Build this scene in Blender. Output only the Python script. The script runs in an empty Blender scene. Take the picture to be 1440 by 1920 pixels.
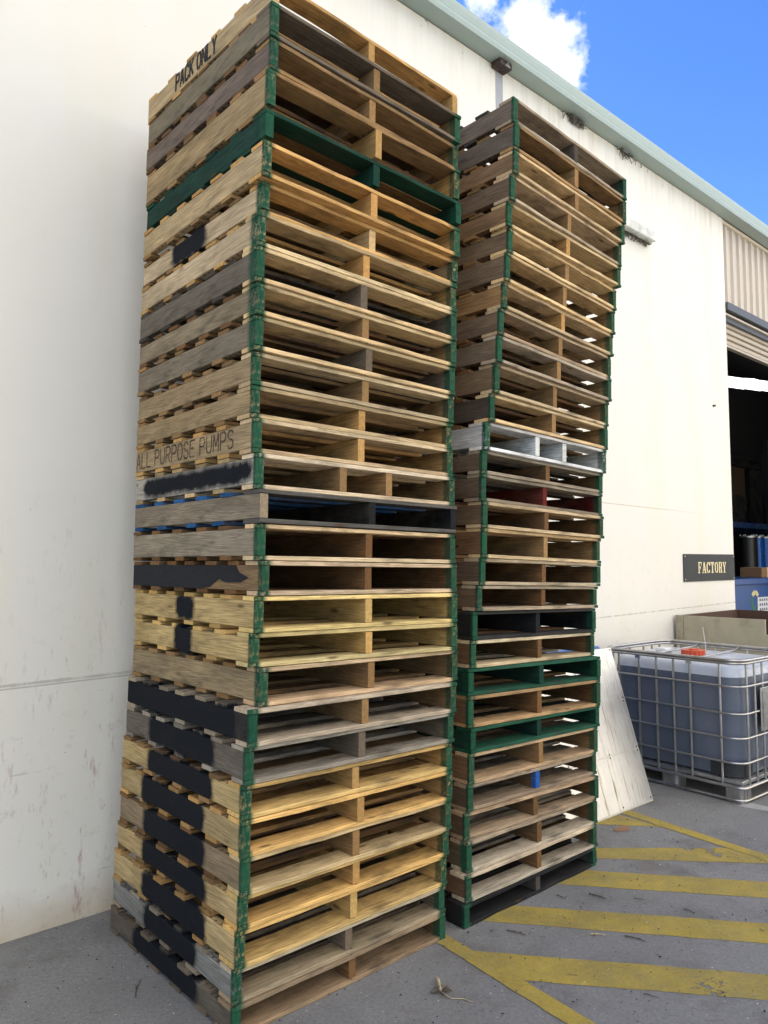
import bpy, bmesh, math, random
from mathutils import Vector, Matrix
R = math.radians
scene = bpy.context.scene
col = scene.collection

# ---------------------------------------------------------------- camera
FPX, PITCH, ROLL, CH = 1400.0, R(3.8), R(-0.15), 1.81
fwd = Vector((0, math.cos(PITCH), math.sin(PITCH)))
right0 = Vector((1, 0, 0)); up0 = right0.cross(fwd)
rightv = right0*math.cos(ROLL) + up0*math.sin(ROLL); upv = rightv.cross(fwd)
cam = bpy.data.cameras.new('camera'); camo = bpy.data.objects.new('camera', cam); col.objects.link(camo)
m = Matrix.Identity(4)
for i, v in enumerate((rightv, upv, -fwd)):
    for j in range(3): m[j][i] = v[j]
m.translation = (0, 0, CH); camo.matrix_world = m
cam.sensor_fit = 'VERTICAL'; cam.sensor_height = 36.0; cam.lens = FPX/1920*36
cam.clip_start = 0.05; cam.clip_end = 500
scene.camera = camo
scene.render.resolution_x = 768; scene.render.resolution_y = 1024

# ---------------------------------------------------------------- frame of the factory wall: u along it, n into it, z up
AZ = R(48.5); WD = 3.969
U = Vector((math.sin(AZ), math.cos(AZ), 0)); N = Vector((-math.cos(AZ), math.sin(AZ), 0))
FR = Matrix(((U.x, N.x, 0, N.x*WD), (U.y, N.y, 0, N.y*WD), (0, 0, 1, 0), (0, 0, 0, 1)))
def W(u, n, z=0): return U*u + N*(n+WD) + Vector((0, 0, z))

# ---------------------------------------------------------------- light
SUN_EL, SUN_N, SUN_U = R(50), 1.0, -0.35
sd = (N*SUN_N + U*SUN_U).normalized()*math.cos(SUN_EL) + Vector((0, 0, math.sin(SUN_EL)))
sun = bpy.data.lights.new('sun', 'SUN'); sun.energy = 5.0; sun.angle = R(0.53); sun.color = (1, .93, .82)
suno = bpy.data.objects.new('sun', sun); col.objects.link(suno)
suno.rotation_euler = (-sd).to_track_quat('-Z', 'Y').to_euler(); suno.location = (0, 0, 30)
world = bpy.data.worlds.new('World'); scene.world = world; world.use_nodes = True
nt = world.node_tree; nt.nodes.clear()
def wn(t, **k):
    n = nt.nodes.new(t)
    for a, b in k.items(): setattr(n, a, b)
    return n
sky = wn('ShaderNodeTexSky', sky_type='NISHITA', sun_disc=False, sun_elevation=SUN_EL,
         sun_rotation=math.atan2(sd.x, sd.y), air_density=1.0, dust_density=0.3, ozone_density=2.0)
geo = wn('ShaderNodeTexCoord')
noi = wn('ShaderNodeTexNoise'); noi.inputs['Scale'].default_value = 9; noi.inputs['Detail'].default_value = 9; noi.inputs['Roughness'].default_value = .62
nt.links.new(geo.outputs['Generated'], noi.inputs['Vector'])
def cdir(px, py):
    d = fwd + rightv*((px-720)/FPX) + upv*((960-py)/FPX); return d.normalized()
def math_(op, a, b=None, c=None, clamp=False, tree=None):
    t = tree or nt; n = t.nodes.new('ShaderNodeMath'); n.operation = op; n.use_clamp = clamp
    for i, v in enumerate((a, b, c)):
        if v is None: continue
        if isinstance(v, (int, float)): n.inputs[i].default_value = v
        else: t.links.new(v, n.inputs[i])
    return n.outputs[0]
# a sparse cumulus cloud high over the roof, given by its direction in the sky
tot = None
for px, py, r, k in ((975, 45, .030, 1.1), (1000, 85, .042, 1.25), (1050, 120, .03, 1.1), (1085, 120, .022, .7), (905, -10, .03, .9)):
    dn = nt.nodes.new('ShaderNodeVectorMath'); dn.operation = 'DISTANCE'
    nt.links.new(geo.outputs['Generated'], dn.inputs[0]); dn.inputs[1].default_value = cdir(px, py)
    g = math_('MULTIPLY', math_('SUBTRACT', 1, math_('DIVIDE', dn.outputs['Value'], r*1.7), clamp=True), k)
    tot = g if tot is None else math_('MAXIMUM', tot, g)
noi2 = wn('ShaderNodeTexNoise'); noi2.inputs['Scale'].default_value = 26; noi2.inputs['Detail'].default_value = 8; noi2.inputs['Roughness'].default_value = .6
nt.links.new(geo.outputs['Generated'], noi2.inputs['Vector'])
cl = math_('ADD', tot, math_('MULTIPLY', math_('SUBTRACT', noi2.outputs['Fac'], .5), 1.9))
cl = math_('MULTIPLY', math_('SUBTRACT', cl, .36), 1.05, clamp=True)
cl = math_('MULTIPLY', cl, math_('MULTIPLY', tot, 3, clamp=True))
# unseen broken bright cloud behind the camera, added to whiten and lift the shade
sx = nt.nodes.new('ShaderNodeSeparateXYZ'); nt.links.new(geo.outputs['Generated'], sx.inputs[0])
noi3 = wn('ShaderNodeTexNoise'); noi3.inputs['Scale'].default_value = 2.6; noi3.inputs['Detail'].default_value = 8; noi3.inputs['Roughness'].default_value = .6
nt.links.new(geo.outputs['Generated'], noi3.inputs['Vector'])
back = math_('MULTIPLY', math_('ADD', math_('MULTIPLY', sx.outputs[1], -1.0), math_('MULTIPLY', sx.outputs[0], .9)), 2.0, clamp=True)
back = math_('MULTIPLY', back, math_('MULTIPLY', math_('SUBTRACT', sx.outputs[2], .16), 4.0, clamp=True))
back = math_('MULTIPLY', back, math_('MULTIPLY', math_('SUBTRACT', noi3.outputs['Fac'], .34), 6.0, clamp=True))
cl = math_('MAXIMUM', cl, math_('MULTIPLY', back, .9))
mixc = wn('ShaderNodeMix', data_type='RGBA'); nt.links.new(cl, mixc.inputs[0])
hs = wn('ShaderNodeHueSaturation'); hs.inputs['Saturation'].default_value = 1.30; hs.inputs['Value'].default_value = .95; hs.inputs['Hue'].default_value = .514
nt.links.new(sky.outputs[0], hs.inputs['Color'])
nt.links.new(hs.outputs[0], mixc.inputs[6]); mixc.inputs[7].default_value = (9.6, 9.0, 8.1, 1)
bg = wn('ShaderNodeBackground'); bg.inputs['Strength'].default_value = .10
nt.links.new(mixc.outputs[2], bg.inputs[0]); ow = wn('ShaderNodeOutputWorld'); nt.links.new(bg.outputs[0], ow.inputs[0])
scene.view_settings.view_transform = 'Standard'; scene.view_settings.look = 'None'
scene.view_settings.exposure = 1.6; scene.view_settings.gamma = 1

# ---------------------------------------------------------------- node helpers
class NT:
    def __init__(s, name):
        s.m = bpy.data.materials.new(name); s.m.use_nodes = True; s.t = s.m.node_tree; s.t.nodes.clear()
        s.out = s.t.nodes.new('ShaderNodeOutputMaterial'); s.b = s.t.nodes.new('ShaderNodeBsdfPrincipled')
        s.t.links.new(s.b.outputs[0], s.out.inputs[0])
    def n(s, t, **k):
        x = s.t.nodes.new(t)
        for a, b in k.items(): setattr(x, a, b)
        return x
    def l(s, a, b): s.t.links.new(a, b)
    def set(s, i, v):
        if isinstance(v, (int, float, tuple)): i.default_value = v
        else: s.l(v, i)
    def m_(s, op, a, b=None, c=None, clamp=False): return math_(op, a, b, c, clamp, s.t)
    def noise(s, vec, scale, detail=4, rough=.55, dist=0):
        x = s.n('ShaderNodeTexNoise'); s.l(vec, x.inputs['Vector']); x.inputs['Scale'].default_value = scale
        x.inputs['Detail'].default_value = detail; x.inputs['Roughness'].default_value = rough; x.inputs['Distortion'].default_value = dist
        return x.outputs['Fac']
    def mapping(s, vec, sc, loc=(0, 0, 0)):
        x = s.n('ShaderNodeMapping'); s.l(vec, x.inputs['Vector']); x.inputs['Scale'].default_value = sc; x.inputs['Location'].default_value = loc
        return x.outputs[0]
    def ramp(s, v, a, b, lo=0.0, hi=1.0):
        x = s.n('ShaderNodeMapRange'); x.clamp = True; s.set(x.inputs[0], v)
        for i, q in ((1, a), (2, b), (3, lo), (4, hi)): s.set(x.inputs[i], q)
        return x.outputs[0]
    def mix(s, f, a, b, mode='MIX'):
        x = s.n('ShaderNodeMix', data_type='RGBA', blend_type=mode); s.set(x.inputs[0], f)
        for i, v in ((6, a), (7, b)):
            if isinstance(v, tuple) and len(v) == 3: v = (*v, 1)
            s.set(x.inputs[i], v)
        return x.outputs[2]
    def bump(s, h, st, dist=.01):
        x = s.n('ShaderNodeBump'); x.inputs['Strength'].default_value = st; x.inputs['Distance'].default_value = dist
        s.l(h, x.inputs['Height']); s.l(x.outputs[0], s.b.inputs['Normal'])
    def base(s, c, rough=.6, metal=0.0):
        if isinstance(c, tuple) and len(c) == 3: c = (*c, 1)
        s.set(s.b.inputs['Base Color'], c); s.set(s.b.inputs['Roughness'], rough); s.set(s.b.inputs['Metallic'], metal)
    def objco(s): return s.n('ShaderNodeTexCoord').outputs['Object']
    def sep(s, v):
        x = s.n('ShaderNodeSeparateXYZ'); s.l(v, x.inputs[0]); return x.outputs

def simple(name, c, rough=.6, metal=0.0, var=.18, scale=12, bump=.0, dirt=None):
    k = NT(name); v = k.objco(); f = k.noise(v, scale, 5)
    cc = k.mix(f, tuple(x*(1-var) for x in c), tuple(min(1, x*(1+var)) for x in c))
    if dirt: cc = k.mix(k.ramp(k.noise(v, scale*.35, 8, .7), .5, .72), cc, dirt)
    k.base(cc, k.ramp(f, 0, 1, max(.05, rough-.1), min(1, rough+.1)), metal)
    if bump: k.bump(f, bump)
    return k.m

# wood: colours, paint and grain come from the boards' own attributes and the pallet's local coordinates
PW = 1.165
def wood_material():
    k = NT('pallet_wood')
    uvn = k.n('ShaderNodeUVMap'); uvn.uv_map = 'grain'; uv = uvn.outputs[0]
    tone = k.n('ShaderNodeAttribute'); tone.attribute_name = 'tone'
    meta = k.n('ShaderNodeAttribute'); meta.attribute_name = 'meta'
    blk = k.n('ShaderNodeAttribute'); blk.attribute_name = 'blk'
    ms = k.n('ShaderNodeSeparateColor'); k.l(meta.outputs['Color'], ms.inputs[0])
    gk, endg, weat = ms.outputs[0], ms.outputs[1], ms.outputs[2]
    P = k.objco(); x, y, z = k.sep(P)
    # grain
    warp = k.noise(k.mapping(uv, (.9, 6, 1)), 1.0, 2)
    gv = k.n('ShaderNodeVectorMath'); gv.operation = 'ADD'; k.l(k.mapping(uv, (1.1, 40, 1)), gv.inputs[0])
    wv = k.n('ShaderNodeCombineXYZ'); k.l(k.m_('MULTIPLY', k.m_('SUBTRACT', warp, .5), 3.2), wv.inputs[1]); k.l(wv.outputs[0], gv.inputs[1])
    g1 = k.noise(gv.outputs[0], 1.0, 3, .6)
    rings = k.m_('ABSOLUTE', k.m_('SINE', k.m_('MULTIPLY', g1, 26.0)))
    g2 = k.noise(k.mapping(uv, (9, 330, 1)), 1.0, 2)
    blot = k.noise(k.mapping(uv, (3.0, 9, 1)), 1.0, 6, .65)
    vor = k.n('ShaderNodeTexVoronoi'); k.l(k.mapping(uv, (3.2, 9.5, 1)), vor.inputs['Vector']); vor.inputs['Scale'].default_value = 1.0
    knot = k.ramp(vor.outputs['Distance'], .05, .13, 1, 0)
    ev = k.noise(k.mapping(uv, (60, 60, 1)), 1.0, 3)
    light = k.ramp(rings, 0, 1, .66, 1.12)
    light = k.m_('MULTIPLY', light, k.ramp(g2, .3, .7, .78, 1.12))
    light = k.m_('MULTIPLY', light, k.ramp(blot, .3, .72, 1.12, .58))
    cr = k.n('ShaderNodeCombineColor'); [k.l(light, cr.inputs[i]) for i in range(3)]
    c = k.mix(1.0, tone.outputs['Color'], cr.outputs[0], 'MULTIPLY')
    c = k.mix(k.m_('MULTIPLY', knot, .75), c, (.075, .04, .018))
    # weathering: grey film in patches, dark stain streaks
    grey = k.mix(k.ramp(g2, .3, .7), (.085, .069, .051), (.23, .195, .15))
    wp = k.noise(P, 5.5, 6, .68)
    c = k.mix(k.m_('MULTIPLY', k.ramp(wp, .36, .66), k.m_('MULTIPLY', weat, .85)), c, grey)
    st = k.noise(k.mapping(P, (3.2, 3.2, 9), (4.3, 1.7, 2.2)), 1.0, 7, .7)
    c = k.mix(k.m_('MULTIPLY', k.ramp(st, .52, .66), k.m_('ADD', .42, k.m_('MULTIPLY', weat, .58))), c, (.035, .030, .026))
    crack = k.ramp(g2, .34, .25, 0, 1)
    c = k.mix(k.m_('MULTIPLY', crack, k.m_('ADD', .25, k.m_('MULTIPLY', weat, .6))), c, (.03, .022, .016))
    up0 = k.ramp(k.m_('ABSOLUTE', k.sep(k.n('ShaderNodeNewGeometry').outputs['True Normal'])[2]), .8, .9)
    # end grain
    ce = k.mix(k.ramp(ev, .3, .7), (.72, .68, .62), (1.02, 1, .96)); c = k.mix(k.m_('MULTIPLY', endg, 1.0), c, k.mix(1.0, tone.outputs['Color'], ce, 'MULTIPLY'))
    so = k.noise(k.mapping(P, (2.6, 7, 5), (1.3, 8.1, 3.3)), 1.0, 6, .6); c = k.mix(k.m_('MULTIPLY', up0, k.ramp(so, .52, .64, 0, .62)), c, (.045, .036, .028))
    # green spray at the two front corners
    ns = k.m_('MULTIPLY', k.m_('SUBTRACT', k.noise(P, 30, 5, .6), .5), .035)
    d1 = k.m_('MAXIMUM', x, k.m_('MULTIPLY', y, k.m_('ADD', gk, .001)))
    d2 = k.m_('MAXIMUM', k.m_('SUBTRACT', PW, x), k.m_('MULTIPLY', y, 1.2))
    dd = k.m_('ADD', k.m_('MINIMUM', d1, d2), ns)
    gm = k.m_('MULTIPLY', k.ramp(dd, .035, .058, 1, 0), k.m_('GREATER_THAN', gk, .01))
    rnd = k.n('ShaderNodeObjectInfo').outputs['Random']
    gcol = k.mix(k.ramp(k.noise(P, 22, 4), .3, .7), (.003, .028, .017), (.013, .082, .047)); gcol = k.mix(k.m_('MULTIPLY', rnd, .6), gcol, (.014, .085, .042))
    gm = k.m_('MULTIPLY', gm, k.ramp(k.noise(P, 30, 5, .75), .34, .50, k.m_('MULTIPLY', rnd, .8), 1))
    c = k.mix(gm, c, gcol)
    # nail heads over the three bearers
    up = k.ramp(k.m_('ABSOLUTE', k.sep(k.n('ShaderNodeNewGeometry').outputs['True Normal'])[2]), .8, .9)
    dx = k.m_('MINIMUM', k.m_('ABSOLUTE', k.m_('SUBTRACT', x, .013)), k.m_('MINIMUM', k.m_('ABSOLUTE', k.m_('SUBTRACT', x, .583)), k.m_('ABSOLUTE', k.m_('SUBTRACT', x, 1.152))))
    dy = k.m_('MULTIPLY', k.m_('ABSOLUTE', k.m_('SUBTRACT', k.m_('FRACT', k.m_('MULTIPLY', k.m_('ADD', y, k.m_('MULTIPLY', k.noise(P, 3, 1), .03)), 23.0)), .5)), .0435)
    nd = k.m_('POWER', k.m_('ADD', k.m_('MULTIPLY', dx, dx), k.m_('MULTIPLY', dy, dy)), .5)
    c = k.mix(k.m_('MULTIPLY', up, k.ramp(nd, .004, .012, .45, 0)), c, (.05, .028, .018)); c = k.mix(k.m_('MULTIPLY', up, k.ramp(nd, .0028, .0042, .9, 0)), c, (.012, .011, .011))
    # black spray patch on the left flank
    bs = k.n('ShaderNodeSeparateColor'); k.l(blk.outputs['Color'], bs.inputs[0]); y0, y1, z0 = bs.outputs; z1 = blk.outputs['Alpha']
    def half(c_, a, b):
        q = k.m_('ABSOLUTE', k.m_('SUBTRACT', c_, k.m_('MULTIPLY', k.m_('ADD', a, b), .5)))
        return k.m_('MAXIMUM', k.m_('ADD', k.m_('SUBTRACT', q, k.m_('MULTIPLY', k.m_('SUBTRACT', b, a), .5)), .055), 0)
    qy, qz = half(y, y0, y1), half(z, z0, z1)
    bd = k.m_('SUBTRACT', k.m_('POWER', k.m_('ADD', k.m_('MULTIPLY', qy, qy), k.m_('MULTIPLY', qz, qz)), .5), .055)
    bd = k.m_('ADD', bd, k.m_('MULTIPLY', k.m_('SUBTRACT', k.noise(P, 16, 6, .75), .5), .075))
    bm = k.m_('MULTIPLY', k.ramp(bd, -.014, .020, 1, 0), k.ramp(x, .05, .09, 1, 0))
    bm = k.m_('MULTIPLY', bm, k.m_('GREATER_THAN', k.m_('SUBTRACT', y1, y0), .01))
    c = k.mix(k.m_('MULTIPLY', bm, k.ramp(g2, .22, .34, .80, 1)), c, (.006, .008, .012))
    k.base(c, k.ramp(blot, .2, .8, .75, .95)); k.b.inputs['Specular IOR Level'].default_value = .18
    h = k.m_('ADD', k.m_('MULTIPLY', g2, .6), k.m_('MULTIPLY', rings, .25))
    h = k.m_('ADD', h, k.m_('MULTIPLY', k.noise(P, 90, 3), .3))
    k.bump(h, .55, .003)
    return k.m
WOOD = wood_material()

def wall_material():
    k = NT('painted_concrete_wall'); P = k.objco(); u, n, z = k.sep(P)
    f = k.noise(P, 2.2, 6, .6); fine = k.noise(P, 60, 4, .7)
    c = k.mix(f, (.70, .68, .62), (.765, .745, .69))
    c = k.mix(k.ramp(k.noise(k.mapping(P, (1.4, 1, .25)), 1.6, 5), .48, .70, 0, .5), c, (.72, .685, .56))
    # dirty foot of the wall and drips under the gutter
    foot = k.m_('MULTIPLY', k.ramp(k.m_('ADD', z, k.m_('MULTIPLY', k.noise(P, 5, 6), .25)), .10, .34, 1, 0), .8)
    c = k.mix(foot, c, (.50, .41, .28))
    spl = k.m_('MULTIPLY', k.ramp(k.noise(P, 9, 8, .75), .56, .72), k.ramp(z, .2, 2.4, .55, 0))
    c = k.mix(spl, c, (.33, .28, .21))
    dr = k.m_('MULTIPLY', k.ramp(k.noise(k.mapping(P, (9, 1, .7)), 1.0, 6, .7), .46, .68), k.ramp(k.m_('ADD', z, k.m_('MULTIPLY', k.noise(k.mapping(P, (4, 1, .1)), 1.0, 4), .5)), 5.75, 6.25))
    dr = k.m_('MULTIPLY', dr, k.ramp(u, 3, 6, .35, 1))
    c = k.mix(k.m_('MULTIPLY', dr, .42), c, (.36, .29, .17))
    tuf = k.m_('MULTIPLY', k.ramp(k.noise(P, 7, 8, .8), .60, .66), k.ramp(z, 5.90, 6.04))
    c = k.mix(tuf, c, (.07, .06, .04))
    # panel joints
    def joint(zc, sl, w, u0, u1, nz):
        q = k.m_('ABSOLUTE', k.m_('SUBTRACT', z, k.m_('ADD', zc, k.m_('MULTIPLY', u, sl))))
        q = k.m_('ADD', q, k.m_('MULTIPLY', k.m_('SUBTRACT', k.noise(k.mapping(P, (14, 1, 14)), 1.0, 4), .5), nz))
        return k.m_('MULTIPLY', k.ramp(q, w, w*1.8, 1, 0), k.m_('MULTIPLY', k.m_('GREATER_THAN', u, u0), k.m_('LESS_THAN', u, u1)))
    j = k.m_('MULTIPLY', joint(1.198, .0125, .005, -9, 20, .016), k.ramp(k.noise(k.mapping(P, (11, 1, 3)), 1.0, 5, .7), .42, .55, .25, .9))
    c = k.mix(k.m_('MULTIPLY', j, .45), c, (.16, .14, .10))
    j3 = joint(1.182, .0125, .0025, -9, 4, .002); c = k.mix(k.m_('MULTIPLY', j3, .5), c, (.2, .19, .17))
    j2 = joint(2.44, -.011, .003, 5.0, 8.4, .008); c = k.mix(k.m_('MULTIPLY', j2, k.ramp(u, 7.4, 8.3, .6, .05)), c, (.42, .33, .22))
    # scuffs left by loads, mostly low on the wall
    sc = k.noise(k.mapping(P, (13, 1, 3.0)), 1.0, 5, .72); low = k.ramp(z, .3, 2.3, 1, 0)
    near = k.ramp(u, 3, 5, 1, .1)
    s1 = k.m_('MULTIPLY', k.ramp(sc, .585, .67), k.m_('MULTIPLY', low, near)); c = k.mix(k.m_('MULTIPLY', s1, .6), c, (.34, .15, .15))
    sc2 = k.noise(k.mapping(P, (16, 1, 4.5), (3, 0, 7)), 1.0, 6, .75)
    s2 = k.m_('MULTIPLY', k.ramp(sc2, .60, .68), k.m_('MULTIPLY', low, near)); c = k.mix(k.m_('MULTIPLY', s2, .75), c, (.22, .21, .21))
    sc3 = k.noise(k.mapping(P, (3, 1, 30), (1, 0, 2)), 1.0, 4, .7)
    s3 = k.m_('MULTIPLY', k.ramp(sc3, .645, .70), k.m_('MULTIPLY', low, near)); c = k.mix(k.m_('MULTIPLY', s3, .6), c, (.33, .30, .27))
    pock = k.m_('MULTIPLY', k.ramp(k.noise(P, 30, 2, .5), .76, .79), k.ramp(z, 1, 5, .8, .35)); c = k.mix(pock, c, (.20, .18, .15))
    k.base(c, k.ramp(f, 0, 1, .62, .8))
    k.bump(k.m_('ADD', k.m_('MULTIPLY', fine, .5), k.m_('MULTIPLY', k.noise(P, 9, 4), .8)), .35, .004)
    return k.m

def ground_material(paint=False):
    k = NT('yellow_marking_paint' if paint else 'grey_asphalt'); P = k.n('ShaderNodeNewGeometry').outputs['Position']
    big = k.noise(P, .7, 6, .6); mid = k.noise(P, 5, 7, .65); fine = k.noise(P, 62, 4, .85); gr = k.noise(P, 150, 2, .8)
    c = k.mix(k.ramp(big, .3, .7), (.150, .152, .148), (.232, .234, .228))
    c = k.mix(k.ramp(mid, .35, .75, 0, .55), c, (.25, .25, .255))
    c = k.mix(k.ramp(fine, .42, .64, 0, .55), c, (.09, .09, .088))
    c = k.mix(k.ramp(gr, .58, .72, 0, .5), c, (.36, .36, .35))
    st = k.ramp(k.noise(P, 1.6, 8, .75), .50, .66, 0, .7); c = k.mix(st, c, (.10, .092, .085))
    st = k.ramp(k.noise(k.mapping(P, (1, 1, 1), (7, 3, 1)), 1.1, 8, .72), .60, .72, 0, .6); c = k.mix(st, c, (.16, .13, .10))
    scr = k.ramp(k.noise(k.mapping(P, (2.2, 26, 1)), 1.0, 6, .8), .66, .74, 0, .35); c = k.mix(scr, c, (.36, .36, .37))
    scr = k.ramp(k.noise(k.mapping(P, (22, 2.4, 1), (2, 5, 0)), 1.0, 6, .8), .67, .75, 0, .35); c = k.mix(scr, c, (.34, .34, .35))
    specks = k.ramp(k.noise(P, 55, 1, .5), .765, .785, 0, .9); c = k.mix(specks, c, (.02, .02, .02))
    specks = k.ramp(k.noise(k.mapping(P, (1, 1, 1), (9, 9, 9)), 70, 1, .5), .79, .80, 0, .9); c = k.mix(specks, c, (.6, .6, .6))
    if paint:
        y = k.mix(k.ramp(mid, .3, .7), (.33, .245, .042), (.43, .33, .070))
        y = k.mix(k.ramp(k.noise(P, 2.3, 8, .8), .42, .64, 0, .85), y, (.22, .185, .075))
        y = k.mix(k.ramp(fine, .44, .68, 0, .45), y, (.14, .12, .06)); y = k.mix(specks, y, (.05, .05, .04))
        wear = k.m_('ADD', k.m_('MULTIPLY', k.ramp(k.noise(P, 1.3, 8, .8), .58, .62), k.ramp(k.noise(P, 34, 5, .7), .40, .46)), k.ramp(fine, .66, .70, 0, .8), clamp=True)
        pd = k.n('ShaderNodeVectorMath'); pd.operation = 'DISTANCE'; k.l(k.mapping(P, (1, 1, 1)), pd.inputs[0]); pd.inputs[1].default_value = tuple(W(3.22, -2.42))
        pq = k.m_('ADD', k.ramp(pd.outputs['Value'], .02, .28, .11, -.25), k.noise(P, 26, 6, .75)); wear = k.m_('MAXIMUM', wear, k.ramp(pq, .60, .64))
        k.base(y, .75); tr = k.n('ShaderNodeBsdfTransparent'); mx = k.n('ShaderNodeMixShader')
        k.l(wear, mx.inputs[0]); k.l(k.b.outputs[0], mx.inputs[1]); k.l(tr.outputs[0], mx.inputs[2]); k.l(mx.outputs[0], k.out.inputs[0])
    else: k.base(c, k.ramp(mid, .2, .8, .75, .95))
    k.b.inputs['Specular IOR Level'].default_value = .3
    k.bump(k.m_('ADD', k.m_('MULTIPLY', fine, .7), k.m_('MULTIPLY', gr, .5)), .5, .004)
    return k.m

M = {}
M['wall'] = wall_material(); M['ground'] = ground_material(); M['yellow'] = ground_material(True)
M['gutter'] = simple('pale_green_steel', (.31, .385, .355), .42, .0, .06, 6)
M['roof'] = simple('roof_steel', (.35, .4, .38), .5, 0, .1)
M['sealant'] = simple('grey_joint_sealant', (.33, .345, .37), .7, 0, .1, 25)
M['rust'] = simple('rusty_steel', (.055, .035, .03), .7, .3, .6, 40, .5, (.25, .22, .2))
M['lamp'] = simple('dusty_lamp_plastic', (.62, .64, .60), .4, 0, .05, 20, 0, (.35, .34, .28))
M['lampdirt'] = simple('cobweb_dirt', (.12, .11, .09), .9, 0, .5, 60)
M['clad'] = simple('beige_cladding', (.56, .50, .43), .5, 0, .05, 3)
M['cladtrim'] = simple('beige_trim', (.60, .53, .42), .5, 0, .06, 3)
M['flash'] = simple('dark_flashing', (.07, .075, .085), .45, .2, .15, 8)
M['shutter'] = simple('roller_door_slats', (.42, .36, .27), .45, .1, .1, 5)
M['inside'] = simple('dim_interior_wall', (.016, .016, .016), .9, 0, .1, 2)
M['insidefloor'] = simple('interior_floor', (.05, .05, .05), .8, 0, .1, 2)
M['sign'] = simple('black_sign_enamel', (.011, .014, .017), .6, 0, .25, 8)
M['signtext'] = simple('cream_letter_paint', (.78, .68, .40), .6, 0, .05, 40)
def ink(name, c, wear):
    k = NT(name); P = k.objco(); k.base(c, .85); tr = k.n('ShaderNodeBsdfTransparent'); mx = k.n('ShaderNodeMixShader')
    f = k.ramp(k.noise(k.mapping(P, (1, 8, 60)), 1.0, 5, .75), wear, wear+.14, 0, .85); f = k.m_('MAXIMUM', f, k.ramp(k.noise(P, 55, 4, .7), wear, wear+.1, 0, .7))
    k.l(f, mx.inputs[0]); k.l(k.b.outputs[0], mx.inputs[1]); k.l(tr.outputs[0], mx.inputs[2]); k.l(mx.outputs[0], k.out.inputs[0]); return k.m
M['stencil'] = ink('black_stencil_ink', (.02, .018, .016), .52)
M['stencil_faded'] = ink('faded_brown_stencil_ink', (.09, .06, .035), .46)
M['galv'] = simple('galvanised_steel', (.42, .42, .42), .32, .85, .16, 30, .1, (.30, .27, .24))
M['red'] = simple('red_plastic', (.55, .075, .03), .4, 0, .1, 20)
M['black'] = simple('black_plastic', (.015, .015, .017), .4, 0, .2, 20)
M['white'] = simple('white_plastic', (.65, .67, .70), .4, 0, .05, 20)
M['crate'] = simple('stained_cream_board', (.40, .36, .26), .75, 0, .22, 5, .1, (.20, .16, .10))
M['cratein'] = simple('brown_box_inside', (.085, .045, .03), .85, 0, .3, 4)
M['blue'] = simple('blue_skip_paint', (.005, .05, .20), .4, 0, .15, 4)
M['bluedrum'] = simple('blue_housing', (.012, .11, .42), .25, .1, .1, 4)
M['tub'] = simple('blue_tub_plastic', (.06, .17, .50), .45, 0, .1, 9, 0, (.3, .36, .45))
M['card'] = simple('cardboard', (.17, .10, .05), .85, 0, .1, 10)
M['wrap'] = simple('shrink_wrap', (.05, .045, .04), .3, .1, .5, 9)
M['label'] = simple('white_label', (.55, .57, .6), .5, 0, .05, 10)
M['labelink'] = simple('dark_label_ink', (.04, .05, .08), .6, 0, .2, 30)
M['ylw'] = simple('cream_print', (.50, .45, .22), .6, 0, .1, 20)
M['grn'] = simple('green_print', (.01, .14, .05), .6, 0, .1, 20)
M['bark'] = simple('dry_bark', (.09, .07, .05), .9, 0, .4, 40, .3)
M['straw'] = simple('dry_straw', (.42, .34, .20), .9, 0, .3, 40, .3)
M['chip'] = simple('red_brown_splinter', (.25, .14, .08), .85, 0, .3, 30, .3)
M['bit'] = simple('black_grit', (.015, .015, .015), .9, 0, .4, 20)
M['bitw'] = simple('white_grit', (.65, .65, .63), .9, 0, .1, 20)
M['line'] = simple('worn_white_line', (.33, .33, .32), .8, 0, .25, 20)
M['neigh'] = simple('cream_render', (.85, .79, .67), .8, 0, .04, 1)
M['tyre'] = simple('black_rubber', (.015, .015, .015), .8, 0, .2, 20)
M['tankring'] = simple('black_band', (.02, .022, .025), .5, 0, .15, 20)

def foil():
    k = NT('scratched_foil'); P = k.objco(); x, y, z = k.sep(P)
    a = k.noise(k.mapping(P, (28, 28, 2.2)), 1.0, 6, .75); b = k.noise(P, 6, 7, .7)
    c = k.mix(k.ramp(a, .52, .66), (.57, .575, .57), (.22, .18, .12))
    c = k.mix(k.ramp(b, .55, .7, 0, .5), c, (.36, .37, .385))
    k.base(c, k.ramp(b, .3, .7, .28, .45), .85)
    k.bump(k.m_('ADD', k.noise(P, 5, 5), k.m_('MULTIPLY', a, .3)), .18, .01)
    return k.m
M['foil'] = foil()
M['foiledge'] = simple('board_core', (.5, .48, .42), .8, 0, .2, 20)
def tank_mat(dark):
    k = NT('tank_with_dark_liquid' if dark else 'milky_tank_plastic'); P = k.objco(); f = k.noise(k.mapping(P, (3, 3, 1)), 2, 4)
    if dark: c = k.mix(f, (.080, .098, .138), (.13, .15, .20))
    else: c = k.mix(f, (.46, .50, .58), (.56, .60, .68))
    k.base(c, .28); k.set(k.b.inputs['Subsurface Weight'], 0.0 if dark else .12)
    k.bump(k.noise(P, 6, 3), .25, .02)
    return k.m
M['tankdark'] = tank_mat(True); M['tank'] = tank_mat(False)
em = NT('daylit_skylight_sheet'); em.b.inputs['Emission Color'].default_value = (1, 1, .97, 1); em.b.inputs['Emission Strength'].default_value = 1.0; em.base((.8, .8, .8), .6); M['skylight'] = em.m

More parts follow.
